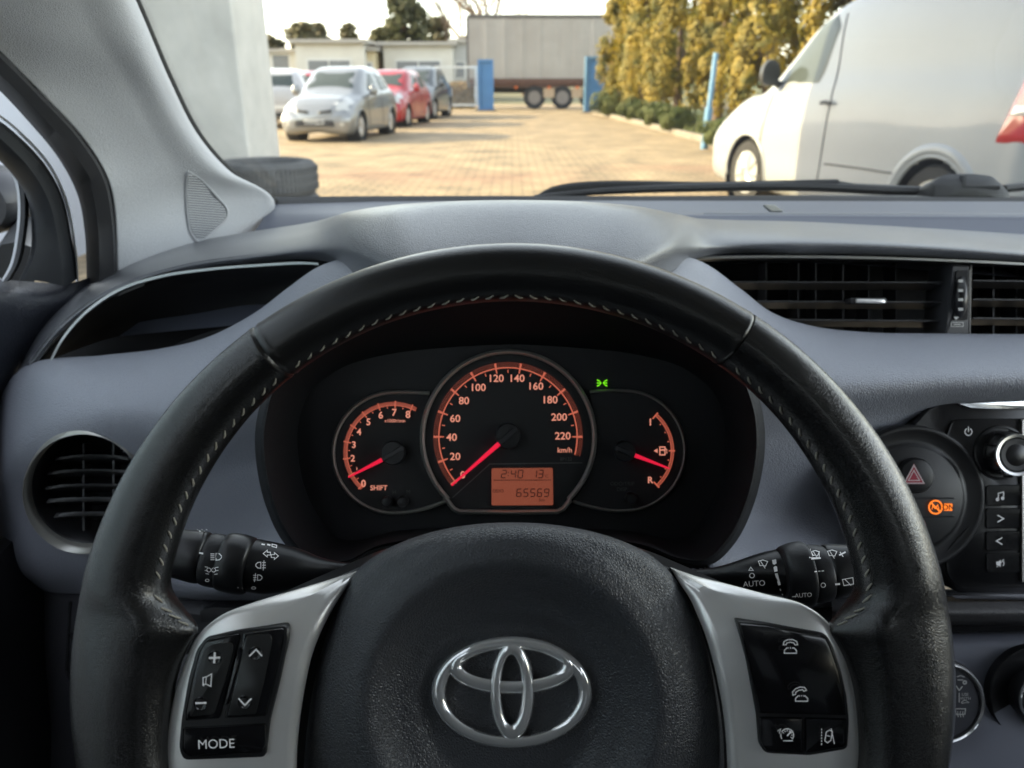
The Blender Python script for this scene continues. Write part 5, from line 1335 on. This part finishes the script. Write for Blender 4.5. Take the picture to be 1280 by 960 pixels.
# cowl: from rim (front) to lens panel (back)
CO = [(640,352),(540,360),(450,385),(385,425),(345,470),(328,520),(325,560),(338,630),(362,678),(392,702),(430,704),(470,684),(540,674),(640,672),(740,674),(810,684),(850,700),(885,702),(912,678),(936,630),(950,560),(946,510),(928,465),(890,425),(830,385),(740,360)]
CI = [(640,432),(560,436),(480,445),(425,462),(388,492),(374,530),(374,570),(384,615),(404,652),(424,672),(450,674),(490,664),(550,660),(640,659),(730,660),(790,664),(830,672),(856,672),(876,652),(896,615),(906,570),(906,530),(892,492),(856,462),(800,445),(720,436)]
co_, ci_ = closed_curve([(x,y,0) for x,y in CO], 200), closed_curve([(x,y,0) for x,y in CI], 200)
rows = []
for a, b in zip(co_, ci_):
    row = [V(a[0]+(a[0]-640)*.02, a[1]+(a[1]-540)*.02, .56)]
    for u, Z_ in ((0,.528),(.04,.522),(.10,.520),(.16,.523),(.45,.548),(.75,.572),(.93,.592),(1,.6)):
        row.append(V(a[0]+(b[0]-a[0])*u, a[1]+(b[1]-a[1])*u, Z_))
    rows.append(row)
m_ = MB(); m_.grid(rows, closed_u=True); cwl = m_.build('cowl', mat('cowl_black', (.010,.0105,.012), .6, bump=('leather',600,.2,.0006), spec=.25), IC, sharp=60)
m_ = MB(); plate([(x,y) for x,y,_ in closed_curve([(640+(x-640)*1.04,545+(y-545)*1.04,0) for x,y in CI], 120)], .598, .01, bev=.001, out=m_); m_.build('face_panel', mat('gauge_face', (.010,.010,.012), .55), IC, smooth=False)
ZD = .592
def ringpath(pts, n, w, m, name, parent, Z=.588, h=.006, closed=True):
    P_ = pts if n is None else closed_curve([(x,y,0) for x,y in pts], n)
    rows = []; k = len(P_)
    for i in range(k):
        if closed: a, b = Vector(P_[i-1][:2]), Vector(P_[(i+1)%k][:2])
        else: a, b = Vector(P_[max(i-1,0)][:2]), Vector(P_[min(i+1,k-1)][:2])
        t_ = (b-a).normalized(); nn = Vector((-t_.y, t_.x)); p = Vector(P_[i][:2]); row = []
        for u, hh in ((-1,-.006),(-1,0),(-.55,.75),(0,1),(.55,.75),(1,0),(1,-.006)):
            q = p+nn*w*u; row.append(V(q.x, q.y, Z-hh*h))
        rows.append(row)
    m_ = MB(); m_.grid(rows, closed_u=closed); return m_.build(name, m, parent, sharp=80)
red = mat('needle_red', (.5,.01,.03), .4, emit=(1,.018,.065), estr=.11)
dial = mat('dial_glow', (.2,.08,.05), .5, emit=(1,.22,.13), estr=.075)
dial2 = mat('dial_glow_dim', (.15,.06,.04), .5, emit=(1,.20,.12), estr=.034)
num = mat('numeral_glow', (.3,.15,.1), .5, emit=(1,.36,.25), estr=.105)
facem = mat('dial_face', (.011,.011,.012), .6)
greyp = mat('grey_print', (.10,.10,.10), .6)
hubk = mat('needle_hub', (.018,.018,.019), .4)
def gauge(name, lab):
    o = MB(); return o
# --- speedometer
import itertools
arcp = [(635.5+107.5*math.cos(R(a)), 547-107.5*math.sin(R(a))) for a in range(-45, 228, 3)]
spd = arcp+[(556,622),(567,636,),(574,639.5),(640,640.5),(697,639.5),(704,636),(712,626)]
SP = ringpath([(x,y,0) for x,y in spd][::1], None, 3.2, bezel, 'speedometer', IC, Z=.590, h=.005); SP['label'] = 'large central speedometer dial with metal ring'
m_ = MB(); plate([(635.5+(x-635.5)*.985, 547+(y-547)*.985) for x,y in [(p[0],p[1]) for p in spd]], ZD, .004, bev=.0003, out=m_); m_.build('dial_face', facem, SP, smooth=False)
c_ = (635,546)
mk = Mark(ZD,.0006)
mk.arc(c_, 86.5, -15, 222, 1.7, 120)
mk.build('scale_arc', dial, SP)
mk = Mark(ZD,.0006)
a = -15
while a < 222:                       # hatched band made of small dashes
    for k, r0 in enumerate((88.6,90.4,92.2)):
        aa = a+(k%2)*.8; p = (c_[0]+r0*math.cos(R(aa)), c_[1]-r0*math.sin(R(aa))); q = (c_[0]+(r0+1.0)*math.cos(R(aa+.5)), c_[1]-(r0+1.0)*math.sin(R(aa+.5)))
        mk.stroke([p, q], .9)
    a += 1.5
mk.build('scale_band', dial2, SP)
mk = Mark(ZD,.0009); nm_ = Mark(ZD,.0009)
for k in range(12):
    a = 220-20*k; d0 = (math.cos(R(a)), -math.sin(R(a)))
    mk.poly([(c_[0]+d0[0]*93-d0[1]*1.5, c_[1]+d0[1]*93+d0[0]*1.5),(c_[0]+d0[0]*93+d0[1]*1.5, c_[1]+d0[1]*93-d0[0]*1.5),(c_[0]+d0[0]*80+d0[1]*.7, c_[1]+d0[1]*80-d0[0]*.7),(c_[0]+d0[0]*80-d0[1]*.7, c_[1]+d0[1]*80+d0[0]*.7)])
    a2 = a-10
    if k < 11: mk.stroke([(c_[0]+84*math.cos(R(a2)), c_[1]-84*math.sin(R(a2))),(c_[0]+80*math.cos(R(a2)), c_[1]-80*math.sin(R(a2)))], 1.2)
for s_, x, y in (('0',578.5,593.5),('20',569,570.5),('40',564.5,546.5),('60',569,523),('80',580,500.8),('100',598.5,484.2),('120',621,472.8),('140',647,472.8),('160',670.5,482.6),('180',688.3,499.6),('200',699,521.3),('220',703.5,544.8)):
    nm_.text(s_, (x,y), 9.0, bold=.012, sx=1.04)
nm_.text('km/h', (706,562.5), 6.4, bold=.008)
mk.build('scale_tick', dial, SP); nm_.build('numeral', num, SP)
mk = Mark(ZD,.0007); mk.text('8P122', (707.5,573.8), 4.2); mk.stroke([(565.4,622.3),(612.3,580),(728,578.5)], 1.2); mk.build('divider_line', greyp, SP)
m_ = MB(); plate([(614.5,585.5),(691,585),(691.5,631.5),(614.5,631.8)], ZD-.0015, .003, bev=.0003, round_=2, out=m_); lcd = m_.build('display', mat('lcd_orange', (.2,.07,.03), .4, emit=(1,.24,.14), estr=.028), SP, smooth=False)
mk = Mark(ZD-.0015,.0005)
seg7(mk, '2:40', 626.5, 587.8, 5.6, 9.4, 8.8, 1.15); seg7(mk, '13', 664.5, 587.8, 5.6, 9.4, 8.0, 1.15); seg7(mk, '65569', 645.5, 611.2, 5.4, 9.4, 8.6, 1.15)
mk.stroke([(617,600.2),(689,600)], .8); mk.text('°C', (682.5,595), 4); mk.text('ODO', (622.5,613.6), 4.2); mk.text('km', (677.5,625), 4)
mk.build('display_digits', mat('lcd_dark', (.03,.01,.008), .5), lcd)
def disc(cx_, cy_, r0, parent, rot):
    m_ = MB(); m_.lathe(V(cx_,cy_,ZD), -FW, [(r0/F*ZD,0),(r0/F*ZD,.006),(r0/F*ZD*.93,.0075),(.0001,.008)], 40); o = m_.build('needle_hub', hubk, parent)
    return o
def needle(p, q, w0, w1, cx_, cy_, r0, parent):
    m_ = MB(); d0 = (Vector(q)-Vector(p)).normalized(); nn = Vector((-d0.y, d0.x)); p_, q_ = Vector(p), Vector(q)
    A = [p_+nn*w0, q_+nn*w1, q_-nn*w1, p_-nn*w0]; ridge = [p_, q_]
    vs = [V(v.x, v.y, ZD-.0070) for v in A]+[V(v.x, v.y, ZD-.0085) for v in ridge]+[V(v.x, v.y, ZD-.0060) for v in A]
    m_.add(vs, [(0,1,5,4),(4,5,2,3),(0,4,3),(1,2,5),(6,7,8,9),(0,1,7,6),(2,3,9,8),(1,2,8,7),(3,0,6,9)]); o = m_.build('needle', red, parent, smooth=False)
    h = disc(cx_, cy_, r0, parent, 0)
    m_ = MB(); c0_ = Vector((cx_,cy_)); e0_ = c0_-d0*r0*.9
    plate([tuple(e0_+nn*w0*1.25),tuple(p_+nn*w0*1.15),tuple(p_-nn*w0*1.15),tuple(e0_-nn*w0*1.25)], ZD-.0088, .003, bev=.0004, out=m_); m_.build('needle_shank', mat('shank', (.03,.03,.032), .35), parent)
needle((624,554.5),(564.3,606.8), 3.0, 1.1, 635.2, 544.5, 16, SP)
# --- rev counter
tp = [(492+(75.5)*math.cos(R(a)), 566-75.5*math.sin(R(a))) for a in range(96, 262, 4)]
tach = [(537,491.5),(510,490.3)]+tp+[(500,641),(530,636),(558,626.5)]
TA = ringpath([(x,y,0) for x,y in curve([(x,y,0) for x,y in tach], 110)[:, :2]], None, 2.4, bezel, 'rev_counter', IC, Z=.592, h=.004, closed=False); TA['label'] = 'rev counter dial left of the speedometer'
m_ = MB(); plate([(x,y) for x,y in tach]+[(540,600),(528,560),(530,520)], ZD+.001, .004, bev=.0003, out=m_); m_.build('dial_face', facem, TA, smooth=False)
c_ = (492,565); mk = Mark(ZD,.0006); mk.arc(c_, 60.5, 62, 229, 4.4, 80); mk.build('scale_band', dial2, TA)
mk = Mark(ZD,.0009); nm_ = Mark(ZD,.0009); mk.arc(c_, 58.2, 62, 229, .9, 80)
for k in range(9):
    a = 228-20*k+ (0 if k else -1.5); d0 = (math.cos(R(a)), -math.sin(R(a))); mk.stroke([(c_[0]+d0[0]*64, c_[1]+d0[1]*64),(c_[0]+d0[0]*54.5, c_[1]+d0[1]*54.5)], 1.5)
    if k < 8: a2 = a-10; mk.stroke([(c_[0]+57*math.cos(R(a2)), c_[1]-57*math.sin(R(a2))),(c_[0]+54.5*math.cos(R(a2)), c_[1]-54.5*math.sin(R(a2)))], 1.0)
for s_, x, y, h_ in (('0',454.3,604.3,8.6),('1',446,586,4),('2',441,572.8,8),('3',442.3,555.8,8),('4',448.7,539.7,8),('5',460.5,527.3,8.2),('6',476,518.8,8.4),('7',493,515.6,8.4),('8',510,518,8.6)): nm_.text(s_, (x,y), h_, bold=.02)
nm_.text('SHIFT', (473.5,609.7), 6.0, bold=.012); nm_.text('x1000r/min', (493.5,525.9), 3.9, bold=.01)
mk.build('scale_tick', dial, TA); nm_.build('numeral', num, TA)
mk = Mark(ZD,.0007); mk.text('H', (492.8,615), 4.8); mk.text('M', (510.5,614.8), 4.8); mk.build('clock_lettering', greyp, TA)
for x_ in (485,504.5):
    m_ = MB(); m_.lathe(V(x_,626,ZD), -FW, [(.0042,0),(.0042,.006),(.0034,.0075),(.0001,.008)], 24); m_.build('setting_knob', hubk, TA)
needle((477.5,574.7),(435.3,596.6), 2.6, 1.0, 492.5, 565.5, 15, TA)
# --- fuel gauge
fpth = [(737,489.5),(765,488.2)]+[(781+75*math.cos(R(a)), 563.5-75*math.sin(R(a))) for a in range(84, -82, -4)]+[(770,638.6),(740,634),(716,627)]
FU = ringpath([(x,y,0) for x,y in curve([(x,y,0) for x,y in fpth], 110)[:, :2]], None, 2.0, bezel, 'fuel_gauge', IC, Z=.592, h=.004, closed=False); FU['label'] = 'fuel gauge dial right of the speedometer'
m_ = MB(); plate([(x,y) for x,y in fpth]+[(735,600),(742,560),(740,520)], ZD+.001, .004, bev=.0003, out=m_); m_.build('dial_face', facem, FU, smooth=False)
c_ = (781,563.5); mk = Mark(ZD,.0006); mk.arc(c_, 59.5, -47, 49, 3.6, 50); mk.build('scale_band', dial2, FU)
mk = Mark(ZD,.0009); mk.arc(c_, 58, -47, 49, .9, 50); mk.arc(c_, 61.2, -47, 49, .6, 50)
for a, l0 in ((49,10),(0,8),(-47,10)): mk.stroke([(c_[0]+63*math.cos(R(a)), c_[1]-63*math.sin(R(a))),(c_[0]+(63-l0)*math.cos(R(a)), c_[1]-(63-l0)*math.sin(R(a)))], 1.8)
for a in (36.5,24.5,12,-12,-24,-36): mk.stroke([(c_[0]+56.5*math.cos(R(a)), c_[1]-56.5*math.sin(R(a))),(c_[0]+54.5*math.cos(R(a)), c_[1]-54.5*math.sin(R(a)))], 1.3)
mk.build('scale_tick', dial, FU)
nm_ = Mark(ZD,.0009); nm_.text('1', (813,527.5), 8.4, bold=.02); nm_.text('R', (813.3,600), 7.8, bold=.02)
nm_.poly([(817.3,563.5),(822,560.7),(822,566.3)]); nm_.stroke([(824.8,568.5),(824.8,558.8),(831.2,558.8),(831.2,568.5)], 1.4, True); nm_.stroke([(825,562.5),(831,562.5)], 1.8); nm_.stroke([(831.5,560.5),(833.5,562),(833.5,567)], .9)
nm_.build('numeral', num, FU)
mk = Mark(ZD,.0007); mk.text('ODO/TRIP', (778,604.6), 4.6); mk.text('DISP', (777.6,611.6), 4.6); mk.build('trip_lettering', greyp, FU)
m_ = MB(); m_.lathe(V(788,622,ZD), -FW, [(.0045,0),(.0045,.006),(.0036,.0075),(.0001,.008)], 24); m_.build('trip_knob', hubk, FU)
needle((793.7,569.2),(837,585.8), 2.6, 1.0, 780, 563.5, 13, FU)
# green side-light tell-tale
mk = Mark(ZD+.004,.0009)
for sg in (-1,1):
    mk.poly([(752.7+sg*.8,478.8),(752.7+sg*3,476),(752.7+sg*3,481.6)]); 
    for dy in (-3.4,0,3.4): mk.stroke([(752.7+sg*3.2,478.8+dy*.7),(752.7+sg*6.4,478.8+dy*1.1)], 1.4)
mk.build('side_light_lamp', mat('green_glow', (.1,.3,.02), .5, emit=(.22,1,.01), estr=.15), IC)

# ================================================================= HEAD UNIT
HU = thing('radio_unit', 'black radio panel with silver volume knob and a column of four buttons', 'car radio', V(1250,620,.64))
HO_ = [(1085,575,10),(1120,544,14),(1142,530,12),(1160,508,12),(1185,501.5,6),(1345,496),(1345,744),(1205,744,8),(1190,736,10),(1174,712,8),(1085,700,4)]
m_ = MB(); plate(HO_, .632, .05, bev=.0022, round_=8, out=m_); m_.build('surround', satin, HU, sharp=50)
m_ = MB(); plate([(1195,504.3),(1230,501.8),(1345,498.5),(1345,510.8),(1235,511.5),(1214,510.5)], .6295, .003, bev=.0006, round_=1, out=m_); m_.build('silver_line', mat('line_silver3', (.62,.64,.66), .22, .9), HU)
m_ = MB(); plate([(1182,742.5),(1345,741),(1345,751),(1196,749)], .628, .01, bev=.001, round_=1, out=m_); m_.build('silver_line', mat('line_dim', (.18,.18,.20), .35, .8), HU)
m_ = MB(); plate([(1190,524.5,8),(1345,522),(1345,735),(1200,735,12),(1184,722,10),(1181,690),(1226,640,30),(1226,600,30),(1205,570,14),(1179,553,8)], .6298, .004, bev=.0008, round_=8, out=m_); m_.build('front_panel', mat('panel_black', (.009,.009,.010), .28, coat=.2), HU, sharp=50)
# round dish with the hazard switch
dc = V(1140,622,.630)
m_ = MB(); m_.grid([[dc+RT*math.cos(a)*r0+UP*math.sin(a)*r0-FW*h for r0, h in ((.0595,-.004),(.0590,.0012),(.0575,.0020),(.0550,.0012),(.0475,-.002),(.0430,-.0015),(.0420,.0001),(.0413,.0004),(.0001,.0004))] for a in np.linspace(0,2*math.pi,90,endpoint=False)], closed_u=True); ds_ = m_.build('switch_dish', mat('dish_black', (.014,.014,.015), .38), HU, sharp=60)
ZS = .6290

for yy in (623, 646):
    m_ = MB(); m_.box(V(1160,yy,ZS-.0006)+RT*0, (.042,.0012,.0010), M=Matrix((RT,FW,UP)).transposed()); m_.build('switch_gap', matte, ds_, smooth=False)
m_ = MB(); m_.lathe(V(1143,594,ZS), -FW, [(22/F*.63,0),(22/F*.63,.003),(20/F*.63,.0048),(13/F*.63,.0056),(.0001,.0058)], 48); hz = m_.build('hazard_button', satin, HU)
mk = Mark(ZS-.0058,.0003)
mk.poly([(1142.4,579.5),(1156.5,605),(1129,605)]); mk.build('hazard_triangle', mat('hazard_red', (.45,.03,.06), .5), hz)
mk = Mark(ZS-.0061,.0003); mk.stroke([(1142.4,581.5),(1155,604),(1130.5,604)], 1.4, True); mk.stroke([(1142.4,588),(1149.5,600.6),(1135.6,600.6)], 1.2, True); mk.build('hazard_outline', mat('hazard_white', (.75,.62,.62), .5), hz)
mk = Mark(ZS-.0004,.0005); og_ = mat('orange_glow', (.4,.12,.02), .5, emit=(1,.20,.012), estr=.19)
mk.arc((1169.5,634), 8.2, 0, 360, 2.0, 30); mk.stroke([(1163.8,628.3),(1175.2,639.7)], 1.8)
mk.stroke([(1165,637),(1166,632),(1169,636),(1172,631),(1174,637)], 1.0); mk.poly([(1180,629.5),(1190.5,629.5),(1190.5,638.5),(1180,638.5)]); mk.build('airbag_lamp', og_, HU)
mk = Mark(ZS-.0010,.0004); mk.text('ON', (1185.2,634), 6.6, bold=.02); mk.build('airbag_lettering', mat('dark_print', (.03,.008,.0), .6), HU)
mk = Mark(ZS-.0004,.0005); mk.stroke([(1150,650),(1158,661)],1.1); mk.stroke([(1152,658),(1155,651),(1157,657),(1150,656)],1.1,True); mk.build('belt_symbol', mat('pink_print', (.5,.25,.25), .5), HU)
# knob
kc_ = V(1252,566,.628); ax_ = (-FW+RT*-.05+UP*.0).normalized()
m_ = MB(); m_.lathe(kc_+FW*.002, -FW, [(.0225,0),(.0222,.0016),(.0205,.002),(.0200,.0008)], 60); m_.build('knob_recess', satin, HU)
kr = 28/F*.61
m_ = MB(); prof = [(kr*1.02,0),(kr*1.02,.004),(kr*.99,.012),(kr*.96,.0150),(kr*.92,.0163),(kr*.80,.0160),(kr*.76,.0140)]
c2 = V(1255,566.5,.628)
m_.lathe(c2, -FW, prof, 72); kn_ = m_.build('volume_knob', mat('knob_silver', (.62,.62,.62), .20, 1.0), HU, sharp=60); 
m_ = MB(); m_.lathe(c2, -FW, [(kr*.77,.010),(kr*.77,.0150),(kr*.70,.0162),(kr*.50,.0160),(kr*.46,.0166),(.0001,.0168)], 60); m_.build('knob_cap', satin, kn_)
for k in range(10):
    a = 2*math.pi*k/10+.2; d0 = RT*math.cos(a)+UP*math.sin(a); m_ = MB(); m_.tube([c2+d0*kr*1.03-FW*.003, c2+d0*kr*1.005-FW*.012, c2+d0*kr*.97-FW*.0152], .0007, 5); m_.build('knob_groove', satin, kn_)
mk = Mark(.6290,.0005); mk.arc((1210.6,539.8),4.4,115,425,1.1,20); mk.stroke([(1210.6,533),(1210.6,540)],1.1); mk.build('power_symbol', white, HU)
for i, (y0, y1) in enumerate(((606.5,632.5),(635.5,661),(664,688.5),(691.5,716))):
    b_ = button('panel_button', [(1232.5,y0,3 if i else 5),(1300,y0-1),(1300,y1-1),(1232.5,y1,3 if i < 3 else 7)], .6286, mat('button_black', (.010,.010,.011), .22, coat=.2), HU, rd=2, bev=.0006)
    mk = Mark(.6286,.0005); y = (y0+y1)/2
    if i == 0: mk.stroke([(1248,625),(1248,616.5),(1254.5,615),(1254.5,623)],1.2); mk.arc((1246.8,624.4),1.4,0,360,1.6,8); mk.arc((1253.3,622.8),1.4,0,360,1.6,8)
    elif i == 1: mk.stroke([(1247,644),(1254.5,648.3),(1247,652.6)],1.4)
    elif i == 2: mk.stroke([(1253,672),(1245.5,676.3),(1253,680.6)],1.4)
    else: mk.poly([(1245.5,702),(1248,702),(1251,699.5),(1251,709),(1248,706.5),(1245.5,706.5)]); mk.arc((1251,704.2),4,-50,50,1.0,8); mk.stroke([(1246,709),(1255,699)],1.0)
    mk.build('button_symbol', white, b_)
m_ = MB(); plate([(1277,524),(1281,524),(1281,728),(1277,728)], .627, .006, bev=.0008, round_=1, out=m_); m_.build('screen_frame', mat('frame_silver', (.45,.45,.42), .3, .9), HU)
m_ = MB(); plate([(1282,524),(1344,524),(1344,728),(1282,728)], .6285, .003, bev=.0004, out=m_); m_.build('screen', mat('screen_glass', (.01,.012,.014), .08), HU)

# ================================================================= LOWER DASHBOARD AND CLIMATE PANEL
m_ = MB(); m_.grid(surf([[(1040,742,.70),(1120,744,.665),(1200,746,.655),(1350,744,.655)],[(1040,752,.66),(1120,753,.632),(1200,754,.625),(1350,753,.625)],[(1040,764,.65),(1120,766,.620),(1200,766,.612),(1350,765,.612)],[(1040,774,.66),(1120,776,.628),(1200,776,.62),(1350,775,.62)],[(1040,782,.70),(1120,784,.67),(1200,784,.66),(1350,783,.66)]], 30, 30)); m_.build('padded_rail', mat('rail_grey', (.08,.077,.077), .5, bump=('leather',500,.35,.001)), DB)
CL = thing('climate_panel', 'blue-grey climate control panel with round chrome knobs at the lower right', 'climate control', V(1180,880,.63))
m_ = MB(); m_.grid(surf([[(1030,792,.70),(1120,790,.66),(1200,789,.65),(1360,787,.65)],[(1030,796,.68),(1120,794,.64),(1200,793,.632),(1360,791,.63)],[(1040,870,.66),(1120,870,.625),(1210,870,.615),(1360,870,.61)],[(1050,960,.63),(1120,970,.60),(1220,975,.59),(1360,975,.58)],[(1060,1100,.60),(1120,1100,.57),(1220,1100,.56),(1360,1100,.55)]], 50, 40)); cp = m_.build('panel', mat('climate_grey', (.15,.158,.19), .38, bump=('noise',1200,.12,.0003)), CL)
m_ = MB(); m_.grid([[V(x,785,.69), V(x,789.5,.648), V(x,791.5,.645), V(x,794,.66)] for x in (1030,1120,1200,1360)]); m_.build('panel_gap', matte, CL)
for (x_, y_, r_o, r_i, lab, nm) in ((1171,872,51,44,'air direction knob with chrome ring, half hidden by the wheel rim','a'),(1296,868,33,27,'temperature knob with chrome ring at the right edge','b')):
    c_ = V(x_,y_,.607)
    s_ = .607/F
    if nm == 'b':
        m_ = MB(); m_.grid([[V(x_,y_,.606)+RT*math.cos(a)*r0+UP*math.sin(a)*r0-FW*h for r0, h in ((.0385,-.006),(.0385,.0015),(.0375,.002),(.036,-.002),(.020,-.004),(.0001,-.004))] for a in np.linspace(0,2*math.pi,80,endpoint=False)], closed_u=True); m_.build('knob_dish', mat('dish_dark', (.006,.006,.007), .3), CL)
    m_ = MB(); m_.lathe(c_+FW*.006, -FW, [(r_o*s_*1.02,0),(r_o*s_*1.02,.012),(r_o*s_,.015),(r_o*s_*.95,.0165),(r_i*s_,.0165),(r_i*s_*.98,.0145)], 72); kb_ = m_.build('control_knob', mat('knob_ring_dark', (.02,.02,.022), .3), CL, sharp=60); kb_['label'] = lab
    m_ = MB(); m_.grid([[c_+FW*.006+RT*math.cos(a)*r0+UP*math.sin(a)*r0-FW*h for r0, h in ((r_o*s_*.985,.0135),(r_o*s_*.98,.0165),(r_o*s_*.94,.0180),(r_o*s_*.90,.0165),(r_o*s_*.895,.014))] for a in np.linspace(0,2*math.pi,80,endpoint=False)], closed_u=True); m_.build('chrome_ring', chrome, kb_, sharp=60)
    m_ = MB(); m_.lathe(c_+FW*.006, -FW, [(r_i*s_*.99,.010),(r_i*s_*.99,.0155),(.0001,.0158)], 60); m_.build('knob_face', mat('knob_face', (.045,.046,.055), .45), kb_)
    if nm == 'a':
        zk = .607+.006-.0158; mk = Mark(zk,.0005)
        f_ = .607/zk
        def K(x, y): return (640+(x-640)*1.0, 480+(y-480)*1.0)
        mk.stroke([(1196,846),(1201,844.5),(1206,846.5)],1.2); mk.stroke([(1197,850),(1204,850)],1.2); mk.arc((1206,853),2,0,360,1.6,8); mk.stroke([(1203,858),(1199,863),(1195,857)],1.4)
        mk.stroke([(1199,866),(1199,878)],1.2); mk.text('USE', (1206.5,868), 3.6); mk.text('WITH', (1206.5,873), 3.6); mk.stroke([(1202,877.5),(1206,875),(1211,878),(1202,879)],.9,True)
        mk.stroke([(1194,886),(1207,886),(1206,893),(1195,893)],1.2,True)
        for k in range(3): mk.stroke([(1197.5+k*3.2,889),(1196.8+k*3.2,892.5),(1198+k*3.2,896.5)],1.0)
        mk.build('knob_symbol', whitep, kb_)
# lower left dashboard under the fascia and lower right under the column
LD = [[(-60,690,.99),(20,712,.76),(80,735,.72),(200,742,.71),(400,742,.70),(640,730,.70),(900,735,.70),(1100,740,.71)],
      [(-60,730,.99),(36,745,.75),(90,752,.70),(200,754,.68),(400,754,.67),(640,752,.67),(900,752,.68),(1100,752,.70)],
      [(-40,800,.97),(40,800,.75),(92,800,.69),(200,800,.66),(400,800,.65),(640,800,.65),(900,800,.66),(1100,800,.68)],
      [(-20,870,.95),(62,870,.73),(110,880,.67),(200,880,.64),(400,880,.63),(640,880,.63),(900,880,.64),(1100,880,.66)],
      [(0,1000,.76),(90,990,.71),(140,990,.65),(220,1000,.62),(400,1000,.61),(640,1000,.61),(900,1000,.62),(1100,1000,.64)],
      [(20,1150,.74),(110,1150,.70),(150,1150,.64),(230,1150,.61),(400,1150,.60),(640,1150,.60),(900,1150,.61),(1100,1150,.63)]]
m_ = MB(); m_.grid(surf(LD, 60, 60)); m_.build('lower_panel', mat('lower_grey', (.05,.05,.056), .5, bump=('leather',520,.3,.001)), DB)
m_ = MB()
for a, b in (((88,752,.697),(83,840,.69)),((83,840,.69),(88,850,.685))): m_.tube([V(*a), V(*b)], .0014, 6)
m_.build('panel_seam', matte, DB)
m_ = MB(); plate([(250,763),(262,759),(300,759),(306,765),(300,790),(250,790)], .655, .02, bev=.001, round_=2, out=m_); m_.build('switch_blank', hardblk, DB)
# the passenger side of the dashboard, running on beyond the frame
sec_ = [(252,1.03),(262,.98),(276,.90),(292,.88),(303,.82),(310,.74),(318,.70),(331,.705),(380,.71),(422,.705),(439,.655),(472,.615),(506,.648),(560,.69),(640,.70),(750,.70),(850,.66),(1000,.62),(1150,.60)]
cc = curve([(y_, z_, 0) for y_, z_ in sec_], 70); rows = []
for y_, z_, _ in cc:
    p = V(1336, y_, z_); q = Vector((1.20, p.y+.02, p.z)); rows.append([p+(q-p)*k/12+Vector((0,-.018*math.sin(math.pi*k/12),0)) for k in range(13)])
m_ = MB(); m_.grid(rows); o = m_.build('passenger_side', softgrey, DB); o.modifiers.new('t','SOLIDIFY').thickness = .003
